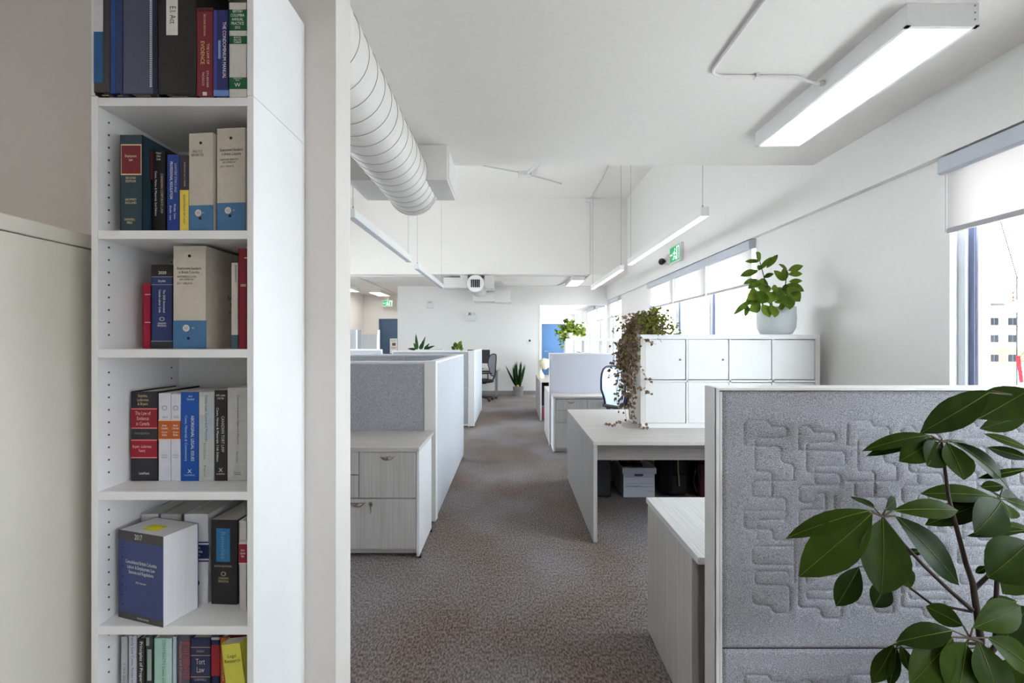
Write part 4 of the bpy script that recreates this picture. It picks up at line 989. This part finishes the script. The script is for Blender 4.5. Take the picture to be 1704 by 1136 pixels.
# ---------------- fourth shelf
book('thick black law of evidence book with red bands on fourth shelf', 218, 263.5, 651, 4, (44, 42, 48), 629, .17, bands=[(679, 713, (226, 130, 130), 0, .96), (681, 711, (146, 26, 42), 0, .96), (731, 762, (226, 130, 130), 0, .96), (733, 760, (158, 26, 44), 0, .96)], texts=[('Sopinka,\nLederman\n& Bryant', 665, 5, G_, 'front', .45, 19), ('The Law of\nEvidence\nin Canada', 696, 6.4, (240, 200, 180), 'front', .45, 26), ('FIFTH EDITION', 721, 3.4, (150, 146, 150), 'front', .42, 24), ('Bryant - Lederman\nFuerst', 746, 5, (240, 200, 180), 'front', .42, 31), ('LexisNexis', 787, 4.6, W_, 'front', .5, 17)])
for lab, x0, x1, top in (('white court rules book with orange band beside black evidence book', 264, 284.5, 654), ('narrower white court rules book with orange band beside blue book', 285, 300.5, 655.5)):
    book(lab, x0, x1, top, 4, (214, 214, 224), 629, .17, soft=True, bands=[(698, 732, (236, 200, 176)), (700, 730, (186, 92, 34))], texts=[('2019' if x0 < 280 else '2020', 694, 3.4, (110, 110, 116), 'front', .55, 9), ('British\nColumbia', 710, 3.4, W_, 'front', .5, 11), ('Court\nRules', 721, 3.4, W_, 'front', .5, 9), ('THOMSON\nREUTERS', 759, 2.8, (120, 120, 126), 'front', .5, 11), ('O', 679, 9, (140, 140, 146), 'front', .5, 9)])
book('bright blue aboriginal legal issues casebook on fourth shelf', 301, 330.5, 652, 4, (16, 78, 166), 629, .17, soft=True, texts=[('ABORIGINAL LEGAL ISSUES', 729, 5.6, W_, 'down', .66, 76), ('Cases, Materials & Commentary', 729, 4.2, (200, 214, 236), 'down', .3, 76), ('Larry\nChartrand', 661.5, 3.8, W_, 'front', .55, 12), ('LexisNexis', 790, 3.2, (200, 214, 236), 'front', .5, 17), ('X', 784, 7, W_, 'front', .5, 7)])
book('mottled grey family law book on fourth shelf', 331, 356.5, 652, 4, (186, 192, 190), 629, .17, soft=True, bands=[(676, 730, (176, 190, 204), .45, .95), (660, 690, (206, 206, 200), .05, .4)], texts=[('Family Law: Cases and Materials', 696, 4.2, (80, 90, 110), 'down', .5, 76), ('EDITION', 750, 3.6, (90, 90, 96), 'down', .38, 26), ('Payne', 783, 3.6, (90, 90, 96), 'down', .4, 18)])
book('black canadian tort law casebook on fourth shelf', 357, 378, 649, 4, (44, 42, 44), 629, .17, soft=True, texts=[('CANADIAN TORT LAW', 722, 5.4, (210, 210, 206), 'down', .66, 60), ('Cases, Notes & Materials 11th Edition', 723, 3.8, W_, 'down', .25, 90), ('A.M. Linden\nL.N. Klar', 660, 3.6, W_, 'front', .5, 15), ('LexisNexis', 788, 2.8, W_, 'front', .5, 14), ('X', 782, 7, W_, 'front', .5, 7)])
book('pale grey book at right end of fourth shelf', 378.5, 411, 645, 4, (194, 194, 192), 629, .17, soft=True, texts=[('Constitutional Law: Cases and Materials', 698, 3.6, (70, 72, 90), 'down', .55, 82), ('Patrick J. Monahan', 760, 3, (70, 72, 90), 'down', .5, 18), ('IRWIN LAW', 786, 2.6, (90, 90, 100), 'front', .5, 12)], bands=[(788.5, 789.5, (90, 90, 100), .35, .7)])
# ---------------- fifth shelf
s5 = 622
book('white volume at left, rear row of fifth shelf', 234, 264, 855, 5, (214, 214, 218), 610, .15)
book('white volume in middle, rear row of fifth shelf', 267, 303, 855, 5, (214, 214, 218), 610, .15)
book('white statutes volume with navy band on fifth shelf', 306, 347, 855, 5, (222, 224, 230), s5, .172, bands=[(899, 936, (208, 214, 226)), (901, 903, (34, 46, 90)), (906, 929, (34, 46, 90)), (932, 934, (34, 46, 90))], texts=[('British\nColumbia\nCourt', 917, 4.6, W_, 'front', .5, 22), ('2018', 898, 3.6, (90, 92, 100), 'front', .45, 9), ('RULES', 946, 3.6, (90, 92, 110), 'front', .45, 12), ('LAW', 994, 3.6, (60, 66, 90), 'front', .45, 9), ('O', 970, 17, (34, 46, 90), 'front', .45, 17)])
book('black remedies book with blue label on fifth shelf', 351.5, 396.5, 864, 5, (38, 36, 40), 624, .172, soft=True, bands=[(878, 934, (40, 96, 140), .19, .73), (879, 933, (48, 118, 172), .21, .71)], texts=[('Remedies', 906, 8, (110, 160, 196), 'down', .46, 44), ('SIXTH EDITION', 941, 3.4, (190, 184, 176), 'front', .46, 30), ('CANADIAN\nPERIODICAL', 963.5, 3.8, (214, 194, 160), 'front', .48, 18), ('O', 954, 8, (214, 194, 160), 'front', .48, 9)], rot=-.06)
book('white rules book with red band at right of fifth shelf', 397.5, 411, 866, 5, (206, 204, 204), 640, .17, bands=[(903, 938, (236, 220, 220)), (905, 936, (150, 34, 50))], texts=[('British\nColumbia\nRules', 920, 3.6, W_, 'front', .5, 9), ('2016', 899, 3.2, (110, 100, 100), 'front', .55, 8)])
# big paperback turned so that its front cover faces out
p0, p1 = Vector((-1.0, 1.238, SH[5])), Vector((-.854, 1.191, SH[5])); ang = math.atan2(p1.y - p0.y, p1.x - p0.x); wC = (p1 - p0).length; hC, dC = .2215, .094
bb = thing('statute_book', 'thick blue 2017 statutes paperback, cover outward, on fifth shelf', 'book', (p0.x, p0.y, SH[5] + .0004), ang, 'law books in the bookcase', local=True)
cv = MB(); cv.box(0, wC, 0, .001, 0, hC); cv.box(0, .001, 0, dC, 0, hC); cv.box(0, wC, dC - .001, dC, 0, hC); cv.build('cover', flat((50, 64, 122), .3), bb)
box('pages', .001, wC - .001, .001, dC - .001, .0005, hC - .0005, mat('fore_edge_pages', (226, 226, 230), .9, .07, 5, .2, None, (1, 300, 1)), bb)
box('cover_band', -.0004, wC + .0004, -.0006, .0006, hC - .024, hC + .0001, flat((62, 58, 62), .3), bb); box('cover_band', -.0004, wC + .0004, -.0006, .0006, 0, .016, flat((62, 58, 62), .3), bb)
for k in range(7): MB().lathe([(.0016, 0), (.0016, .0006)], (.013, -.0004, .035 + k * .024), 8, Matrix.Rotation(PI / 2, 3, 'X')).build('punch_dot', INK, bb)
text('2017', .019, W_ if False else WINK, bb, (wC * .46, -.0012, hC - .012), 'front', 'year', .026)
text('Consolidated British Columbia\nLabour & Employment Law\nStatutes and Regulations', .0125, WINK, bb, (wC * .52, -.0012, hC - .088), 'front', 'cover_title', .108)
text('M.D. Falconer', .007, WINK, bb, (wC * .52, -.0012, hC - .125), 'front', 'cover_author', .036); text('THOMSON REUTERS', .006, WINK, bb, (wC * .56, -.0012, .008), 'front', 'publisher', .04)
ny = MB().box(.055, .10, .02, .05, hC + .0008, hC + .0016); ny.build('sticky_note', flat((238, 232, 40)), bb)
# ---------------- bottom visible shelf
T6 = 1040
def b6(label, x0, x1, col, s=650, **k): return book(label, x0, x1, T6 + 22 + random.uniform(-6, 4), 6, col, s, .17, **k)
b6('mottled grey family law volume, leftmost on lowest visible shelf', 200.5, 213, (182, 184, 190), texts=[('1 IN 2011', 1122, 3.6, (110, 110, 130), 'down', .5, 36)])
b6('pale family law casebook with dark lettering on lowest visible shelf', 213.5, 228, (200, 204, 214), texts=[('Family Law Cases, Notes and Materials', 1112, 4.4, (44, 48, 96), 'down', .5, 110)])
b6('black property law principles book on lowest visible shelf', 228.5, 241.5, (54, 50, 52), texts=[('Principles of Property Law', 1112, 5.2, W_, 'down', .5, 90)])
b6('dark photo-covered book with branches on lowest visible shelf', 242, 255.5, (46, 56, 56), bands=[(1080, 1132, (150, 166, 160), .25, .75), (1060, 1074, (150, 160, 150), .1, .5)])
b6('mint green contracts casebook on lowest visible shelf', 256, 286, (164, 206, 190), texts=[('CONTRACTS Cases and Notes', 1110, 5, (92, 140, 124), 'down', .55, 92)], bands=[(1058, 1136, (186, 216, 208), .7, 1)])
b6('narrow pale blue book on lowest visible shelf', 286.5, 294.5, (188, 204, 220))
b6('grey book with red evidence lettering on lowest visible shelf', 295, 316.5, (82, 86, 98), texts=[('EVIDENCE', 1098, 11, (196, 60, 66), 'down', .72, 62), ('Principles and Problems', 1102, 4.4, (220, 120, 120), 'down', .28, 70)])
b6('navy tort law book with gold lettering on lowest visible shelf', 317, 351, (42, 48, 84), texts=[('Tort\nLaw', 1107, 10, (206, 196, 186), 'front', .5, 15), ('FOURTH', 1083, 4, (180, 170, 160), 'front', .5, 12), ('CARSWELL', 1130, 4, (180, 170, 160), 'front', .5, 20)], bands=[(1076, 1077, (190, 160, 130), .02, .98), (1089.5, 1090.5, (190, 160, 130), .02, .98), (1125, 1126, (190, 160, 130), .02, .98)])
b6('navy book with red block on lowest visible shelf', 352, 365.5, (36, 44, 84), bands=[(1073, 1124, (160, 36, 44)), (1060, 1064, (196, 196, 200))])
b6('orange book half hidden by yellow book on lowest visible shelf', 366, 378, (196, 92, 52), texts=[('Remedies Law', 1112, 3.6, (240, 200, 170), 'down', .5, 40)])
yb = book('leaning yellow book at right of lowest visible shelf', 376, 410, 1072, 6, (208, 202, 78), 672, .036, tilt=-.12, texts=[('Legal\nResearch', 1096, 6, (50, 48, 40), 'front', .5, 26)])
yb.location.x = -.689
# ================================================================== PLANTS
def pot(parent, x, y, z, prof, m, n=28, name='pot'):
    return MB().lathe(prof, (x, y, z), n).build(name, m, parent)
CAMV = Vector((0, -1, .35)).normalized()
# ---- foreground umbrella plant
ZP = lambda x, y: (1300 + x / 2.245, 630 + y / 2.245)
SC = 2.245
up_ = thing('umbrella_plant', 'large umbrella plant with glossy dark leaves at right foreground', 'plant', (1.13, 1.36, 0))
YP = 1.34
pot(up_, 1.12, YP, 0, [(.13, 0), (.15, .02), (.19, .3), (.195, .33), (.18, .33), (.175, .3)], mat('grey_glazed_pot', (120, 120, 124), .4))
MB().lathe([(.001, 0), (.17, .001)], (1.12, YP, .295), 24).build('soil', SOIL, up_)
def pt(x, y, Y=YP): px, py = ZP(x, y); return U(px, py, Y)
def stem(pts, r0, r1, name='stem', m=BARK):
    n = len(pts); P = [pt(*p) if not isinstance(p, Vector) else p for p in pts]
    return MB().tube(P, [r0 + (r1 - r0) * i / (n - 1) for i in range(n)], 8).build(name, m, up_)
stem([Vector((1.12, YP, .29)), pt(742, 1120), pt(745, 970), pt(728, 850), pt(715, 760), pt(690, 690), pt(652, 545), pt(625, 440), pt(604, 280), pt(598, 235)], .0105, .003)
stem([pt(712, 862), pt(640, 800, 1.31), pt(540, 705, 1.28), pt(455, 615, 1.25), pt(378, 515, 1.22)], .006, .0035)
stem([pt(722, 785), pt(770, 738), pt(830, 690), pt(907, 610)], .006, .004)
stem([Vector((1.19, YP + .05, .29)), pt(800, 1000, 1.4), pt(802, 830, 1.4), pt(812, 650, 1.4), pt(815, 450, 1.4)], .008, .004)
stem([pt(745, 985), pt(725, 975, 1.26), pt(705, 968, 1.2)], .006, .004)
stem([pt(712, 870), pt(560, 840, 1.36), pt(480, 780, 1.38), pt(430, 690, 1.4)], .004, .003)
stem([pt(738, 990), pt(600, 985, 1.28), pt(440, 990, 1.26)], .004, .003)
def L(bx, by, tx, ty, hw, Y0=YP, dY=0.0, roll=0.0, droop=.14, hub=None, fold=.22, wide=.54, m=None):
    b_, t_ = pt(bx, by, Y0), pt(tx, ty, Y0 + dY)
    if hub: MB().tube([pt(*hub), b_], [.0026, .002], 6).build('petiole', STEM, up_)
    put_leaf('leaf', up_, b_, t_, hw * 1.08 / SC / (F / Y0), CAMV, m or LEAF, roll, droop, fold, LEAFM, wide)
h1 = (378, 515, 1.22)
L(335, 492, 30, 592, 34, 1.22, .0, .5, .3, h1); L(340, 500, 68, 737, 70, 1.22, -.05, .25, .12, h1); L(378, 522, 372, 806, 86, 1.22, -.08, 0, .1, h1)
L(425, 512, 662, 768, 62, 1.22, -.03, -.3, .14, h1); L(415, 492, 655, 492, 36, 1.22, .04, -.3, .22, h1); L(350, 486, 262, 440, 24, 1.22, .07, .3, .1, h1); L(388, 490, 425, 446, 22, 1.23, .1, .0, .05, h1)
L(290, 702, 205, 848, 42, 1.36, -.02, .1, .12, (430, 690, 1.4)); L(395, 755, 345, 852, 40, 1.34, -.02, 0, .08, (430, 690, 1.4)); L(440, 690, 483, 782, 36, 1.36, -.02, -.2, .1, (430, 690, 1.4))
L(540, 645, 455, 650, 12, 1.34, 0, .3, .05)
h2 = (598, 233, YP)
L(560, 212, 312, 268, 26, YP, -.03, .45, .28, h2); L(570, 220, 322, 288, 22, YP, .05, .5, .2, h2); L(575, 225, 442, 308, 44, YP, -.05, .2, .16, h2); L(588, 238, 545, 326, 46, YP, -.06, 0, .1, h2)
L(618, 238, 682, 377, 58, YP, -.06, -.1, .12, h2); L(625, 228, 735, 300, 26, YP, .04, -.3, .15, h2); L(640, 236, 846, 410, 46, YP, -.03, -.4, .3, h2); L(600, 225, 570, 200, 14, YP, .05, 0, .05, h2)
h2b = (860, 60, 1.26)
L(775, 52, 522, 202, 50, 1.26, -.04, .15, .16, h2b); L(780, 44, 606, 112, 26, 1.28, .05, .3, .1, h2b); L(735, 150, 930, 40, 64, 1.22, .06, -.35, -.12); L(930, 130, 742, 186, 34, 1.26, .0, -.2, .1)
L(930, 268, 758, 206, 18, 1.27, .0, .2, .1); L(930, 300, 770, 256, 20, 1.28, 0, -.3, .1); L(925, 335, 735, 372, 14, 1.32, 0, .2, .08)
h3 = (815, 450, 1.4)
L(790, 440, 524, 430, 34, 1.4, -.02, .4, .16, h3); L(790, 452, 540, 545, 38, 1.4, -.04, .3, .16, h3); L(822, 456, 722, 576, 60, 1.38, -.08, .1, .14, h3); L(808, 440, 744, 402, 30, 1.4, .06, .2, .1, h3)
L(818, 440, 886, 448, 28, 1.4, .03, -.3, .1, h3); L(828, 460, 858, 522, 38, 1.39, -.04, -.1, .1, h3); L(835, 452, 940, 490, 22, 1.4, 0, -.3, .1, h3); L(830, 400, 745, 405, 20, 1.42, 0, .3, .05, h3)
L(930, 565, 690, 588, 15, 1.36, 0, .5, .05); L(940, 570, 830, 545, 18, 1.37, 0, .3, .05)
L(925, 610, 770, 742, 76, 1.3, -.05, .2, .12, (930, 600, 1.32)); L(930, 660, 828, 802, 54, 1.33, -.03, .1, .12, (930, 600, 1.32)); L(770, 700, 725, 725, 12, 1.38, 0, .2, .05)
h4 = (705, 968, 1.2)
L(680, 922, 540, 850, 38, 1.24, .04, .2, .1, h4); L(715, 930, 892, 848, 52, 1.2, .05, -.2, .12, h4); L(640, 940, 434, 982, 40, 1.2, -.02, .4, .24, h4); L(640, 965, 480, 1142, 62, 1.2, -.06, .2, .1, h4)
L(690, 988, 648, 1215, 90, 1.2, -.08, 0, .08, h4); L(735, 980, 815, 1210, 74, 1.2, -.07, -.1, .1, h4); L(770, 966, 950, 1090, 54, 1.2, -.02, -.3, .14, h4)
L(420, 992, 338, 1135, 32, 1.26, -.02, .2, .14, (440, 990, 1.26)); L(430, 1000, 402, 1150, 24, 1.26, -.03, 0, .1, (440, 990, 1.26)); L(445, 995, 475, 1090, 26, 1.26, -.03, -.2, .1, (440, 990, 1.26))
L(920, 850, 822, 985, 64, 1.37, -.02, .1, .1); L(880, 830, 760, 850, 26, 1.42, 0, .2, .1); L(940, 880, 870, 1000, 50, 1.42, 0, -.1, .1); L(800, 1060, 880, 1150, 60, 1.38, 0, -.2, .1); L(560, 1120, 520, 1180, 40, 1.38, 0, 0, .1); L(930, 1090, 870, 1180, 50, 1.3, 0, .1, .1)

# ---- leafy plant in round pot on the white cube cabinet
lp = thing('potted_plant', 'leafy green plant in round white pot on white cube cabinet', 'plant', (2.27, 4.18, 1.487))
KZ = .72 + .038 * 2 + 2 * .335 + .016
YK = 4.17
pot(lp, 2.262, YK, KZ, [(.10, 0), (.125, .012), (.15, .06), (.156, .14), (.152, .235), (.142, .235), (.14, .2)], mat('white_ceramic_pot', (214, 218, 222), .4, .05, 200))
MB().lathe([(.001, 0), (.14, .001)], (2.262, YK, KZ + .2), 24).build('soil', SOIL, lp)
def q(x, y, Y=YK): return U(980 + x / 3.7875, 380 + y / 3.7875, Y)
for s_ in ([(1165, 560), (1130, 430), (1110, 330), (1078, 210)], [(1185, 560), (1220, 430), (1240, 340), (1250, 262)], [(1150, 560), (1090, 470), (1040, 440), (1015, 450)], [(1190, 560), (1240, 450), (1255, 390)], [(1160, 560), (1150, 450), (1120, 350)]):
    MB().tube([q(*p) for p in s_], [.006, .005, .004, .003][:len(s_)], 6).build('stem', BARK, lp)
for (bx_, by, tx, ty, hw) in ((1080,205,1050,150,24),(1075,205,985,208,13),(1065,265,955,300,21),(1080,260,1150,180,15),(1120,250,1190,165,17),(1060,320,975,350,16),(1090,330,1000,380,22),(1100,310,1165,285,16),(1080,232,1070,264,14),
    (1250,260,1195,225,12),(1255,265,1350,235,19),(1255,290,1345,285,18),(1260,335,1345,330,15),(1230,330,1165,265,20),(1235,330,1225,250,22),(1250,350,1355,395,24),(1250,370,1330,460,34),(1105,345,1100,410,36),(1080,400,1000,450,30),
    (1075,420,985,480,27),(1020,450,910,545,16),(1000,480,985,555,16),(1080,470,1010,520,32),(1090,480,1140,560,38),(1150,480,1170,560,32),(1150,400,1130,470,37),(1200,400,1150,380,30),(1210,370,1190,420,32),(1240,420,1265,510,37),
    (1210,470,1215,515,27),(1170,460,1225,470,20),(1270,400,1330,410,27),(1110,400,1070,470,36),(1180,380,1200,460,36),(1130,350,1070,330,24),(1240,350,1265,430,30),(1060,400,1010,400,24)):
    dY = random.uniform(-.08, .02); Yb = YK + (random.uniform(-.2, -.16) if by >= 400 or ty > 440 else random.uniform(-.08, .08))
    put_leaf('leaf', lp, q(bx_, by, Yb), q(tx, ty, Yb + dY), hw * 1.15 / 3.7875 / (F / YK), CAMV, LEAFB, random.uniform(-.4, .4), .14, .2, None, .5, 7)

# ---- trailing creeper at left end of the cube cabinet
tp = thing('trailing_plant', 'purple and green creeper trailing down left side of white cube cabinet', 'plant', (1.15, 4.15, KZ))
pot(tp, 1.17, 4.17, KZ, [(.07, 0), (.08, .01), (.09, .08), (.08, .08), (.075, .07)], mat('dark_clay_pot', (86, 72, 62), .8))
MB().lathe([(.001, 0), (.076, .001)], (1.17, 4.17, KZ + .071), 20).build('soil', SOIL, tp)
rr = random.Random(11)
lv = {0: MB(), 1: MB()}; vine = MB(); bounds = []
def small_leaf(p, size, which):
    d = Vector((rr.uniform(-1, 1), rr.uniform(-1, .4), rr.uniform(-.9, .3))).normalized(); upv = Vector((rr.uniform(-.6, .6), -1, rr.uniform(0, 1.2))).normalized()
    R = leaf_frame(p, p + d, upv); w = size * .42
    vs = [Vector((0, 0, 0)), Vector((size * .35, w, size * .08)), Vector((size * .75, w * .7, 0)), Vector((size, 0, -size * .1)), Vector((size * .75, -w * .7, 0)), Vector((size * .35, -w, size * .08)), Vector((size * .45, 0, -.02 * size))]
    lv[which].add([p + R @ v for v in vs], [(0, 6, 2, 1), (6, 3, 2), (0, 5, 4, 6), (6, 4, 3)])
# crown
for k in range(120):
    a = rr.uniform(0, 2 * PI); el = rr.uniform(-.25, 1.25)
    d = Vector((math.cos(a) * math.cos(el) * 1.15, math.sin(a) * math.cos(el) * .8, math.sin(el)))
    Lh = rr.uniform(.12, .29); p0 = Vector((1.14, 4.15, KZ + .08)); pts = [p0 + d * Lh * t_ - Vector((0, 0, .10 * t_ * t_)) for t_ in (0, .35, .7, 1)]
    vine.tube(pts, .0016, 4)
    for j in range(11):
        t_ = rr.uniform(.3, 1); i = min(2, int(t_ * 3)); p = pts[i].lerp(pts[i + 1], t_ * 3 - i) + Vector((rr.uniform(-.03, .03), rr.uniform(-.03, .03), rr.uniform(-.02, .03)))
        if p.x > 1.045: p.z = max(p.z, KZ + .012)
        small_leaf(p, rr.uniform(.018, .034), 1 if (p.x > 1.06 and rr.random() < .8) else (1 if rr.random() < .35 else 0))
# falling strands
for k in range(60):
    ysp = rr.uniform(3.93, 4.3); x0 = 1.04 - abs(rr.gauss(0, .05)); drop = rr.choice((.12, .2, .25, .3, .35, .45, .55, .64, .72)) * rr.uniform(.8, 1.03); drop = min(drop, .73)
    pts = [Vector((1.15, 4.17, KZ + .12)), Vector((1.05, (ysp + 4.17) / 2, KZ + .10)), Vector((x0 - .01, ysp, KZ - .02))]
    n = 7; x = x0 - .015
    for j in range(1, n + 1):
        x += rr.uniform(-.022, .016); x = min(x, 1.035); x = max(x, .84)
        pts.append(Vector((x, ysp + rr.uniform(-.02, .02), KZ - .02 - drop * j / n)))
    vine.tube(pts, .0017, 4)
    tot = len(pts) - 1
    for j in range(int(16 + drop * 26)):
        t_ = rr.random() ** 1.15 * tot; i = min(tot - 1, int(t_)); p = pts[i].lerp(pts[i + 1], t_ - i) + Vector((rr.uniform(-.022, .022), rr.uniform(-.02, .02), rr.uniform(-.012, .012)))
        p.z = max(p.z, .735)
        if p.x > 1.03 and p.z < KZ + .01: p.x = 1.03
        small_leaf(p, rr.uniform(.018, .033), 0 if rr.random() < .8 else 1)
# stray tendrils: across the cabinet front, and lying on the desk
for pts in ([(1.03, 3.95, KZ - .28), (1.09, 3.94, KZ - .35), (1.14, 3.94, KZ - .40)], [(1.04, 3.95, KZ - .02), (1.1, 3.94, KZ - .06), (1.17, 3.94, KZ - .08)], [(1.02, 3.94, KZ - .4), (1.08, 3.93, KZ - .46), (1.13, 3.94, KZ - .49)], [(.97, 4.0, .80), (1.03, 3.93, .745), (1.08, 3.9, .735)], [(.9, 4.05, .76), (.84, 4.02, .735), (.76, 4.05, .735)], [(.95, 4.1, KZ - .35), (.86, 4.05, KZ - .33), (.80, 4.05, KZ - .36)]):
    P = [Vector(p) for p in pts]; vine.tube(P, .0016, 4)
    for j in range(9):
        t_ = rr.random() * 2; i = min(1, int(t_)); p = P[i].lerp(P[i + 1], t_ - i) + Vector((rr.uniform(-.01, .01), rr.uniform(-.012, .0), rr.uniform(0, .015))); small_leaf(p, rr.uniform(.022, .034), 0)
tag(lv[0].build('purple_leaves', LEAFC, tp), kind='stuff'); tag(lv[1].build('green_leaves', LEAFCG, tp), kind='stuff'); tag(vine.build('vines', BARK, tp), kind='stuff')

# ---- bushy plant on the distant cube shelf
bp = thing('bushy_plant', 'bushy yellow-green plant on distant open cube shelf', 'plant', (1.13, 9.75, 1.46))
zE = .72 + KZ - .72
pot(bp, 1.17, 9.78, zE, [(.07, 0), (.09, .02), (.1, .12), (.09, .12), (.085, .1)], WHITE)
MB().lathe([(.001, 0), (.088, .001)], (1.17, 9.78, zE + .1), 20).build('soil', SOIL, bp)
f1, f2 = MB(), MB(); lv = {0: f1, 1: f2}; vine = MB()
for k in range(70):
    a = rr.uniform(0, 2 * PI); el = rr.uniform(-.2, 1.3); d = Vector((math.cos(a) * math.cos(el), math.sin(a) * math.cos(el) * .6, math.sin(el) * .85)); Lh = rr.uniform(.15, .34)
    p0 = Vector((1.17, 9.78, zE + .11)); p1 = p0 + d * Lh
    if d.x < -.3 and rr.random() < .5: p1.z -= .3
    p1.z = max(p1.z, zE + .01) if p1.x > 1.05 else p1.z
    vine.tube([p0, p0.lerp(p1, .5) + Vector((0, 0, .05)), p1], .003, 4)
    for j in range(6): small_leaf(p0.lerp(p1, rr.uniform(.5, 1)) + Vector((rr.uniform(-.05, .05), rr.uniform(-.03, .03), rr.uniform(-.02, .05))), rr.uniform(.05, .085), 0 if rr.random() < .55 else 1)
tag(f1.build('foliage', LEAFP, bp), kind='stuff'); tag(f2.build('dark_foliage', LEAFB, bp), kind='stuff'); tag(vine.build('stems', STEM, bp), kind='stuff')

# ---- sword plant in grey pot by the back wall
sp = thing('snake_plant', 'tall snake plant in grey floor pot by the back wall', 'plant', (.16, 12.72, 0))
pot(sp, .163, 12.72, 0, [(.115, 0), (.12, .01), (.14, .24), (.145, .25), (.13, .25), (.125, .22)], mat('grey_floor_pot', (150, 148, 148), .6))
MB().lathe([(.001, 0), (.13, .001)], (.163, 12.72, .22), 20).build('soil', SOIL, sp)
for k in range(22):
    a = rr.uniform(0, 2 * PI); r_ = rr.uniform(0, .07); b_ = Vector((.163 + r_ * math.cos(a), 12.72 + r_ * math.sin(a) * .7, .22)); ht = rr.uniform(.4, .74); lean = rr.uniform(.02, .16)
    if k < 3: lean = .33; ht = .6 
    t_ = b_ + Vector((math.cos(a) * lean, math.sin(a) * lean * .4, ht)); put_leaf('leaf', sp, b_, t_, rr.uniform(.022, .034), Vector((math.cos(a) * .3, -1, .2)).normalized(), LEAFS, rr.uniform(-.4, .4), .06, .35, None, .35, 6)
MB().sphere((.15, 12.62, .27), .035).build('yellow_shoot', flat((200, 180, 80)), sp)

# ---- two small plants behind the second left partition
al = thing('spiky_plant', 'spiky aloe-like plant in white trough behind left partitions', 'plant', (-1.44, 8.45, 1.19))
box('trough', -1.57, -1.2, 8.38, 8.54, 1.19, 1.285, WHITE, al, .008); box('soil', -1.56, -1.21, 8.39, 8.53, 1.285, 1.288, SOIL, al)
for (tx, ty, bx_, hw) in ((692, 555, 695, .022), (708, 559, 702, .02), (715, 571, 706, .018), (678, 580, 692, .018), (724, 575, 708, .02), (700, 572, 699, .016), (704, 566, 700, .02), (688, 570, 694, .02)):
    Yb = 8.46; b_ = U(bx_, 583, Yb); b_.z = 1.285; put_leaf('leaf', al, b_, U(tx, ty, Yb - .02), hw * 1.3, CAMV, LEAFS, rr.uniform(-.3, .3), .08, .4, None, .3, 6)
rp_ = thing('small_plant', 'small round-leaved green plant behind the second left partition', 'plant', (-.95, 8.45, 1.19))
pot(rp_, -.96, 8.46, 1.19, [(.05, 0), (.06, .01), (.07, .09), (.06, .09), (.055, .07)], WHITE); MB().lathe([(.001, 0), (.058, .001)], (-.96, 8.46, 1.26), 16).build('soil', SOIL, rp_)
for (tx, ty) in ((768, 567), (764, 573), (757, 569), (751, 577), (755, 583), (771, 579), (763, 582), (769, 573), (760, 577)):
    b_ = Vector((-.96, 8.46, 1.27)); t_ = U(tx, ty, 8.42); b2 = b_.lerp(t_, .35); MB().tube([b_, b2], .004, 5).build('stem', STEM, rp_)
    put_leaf('leaf', rp_, b2, t_, .04, CAMV, LEAFB, rr.uniform(-.4, .4), .1, .2, None, .5, 6)
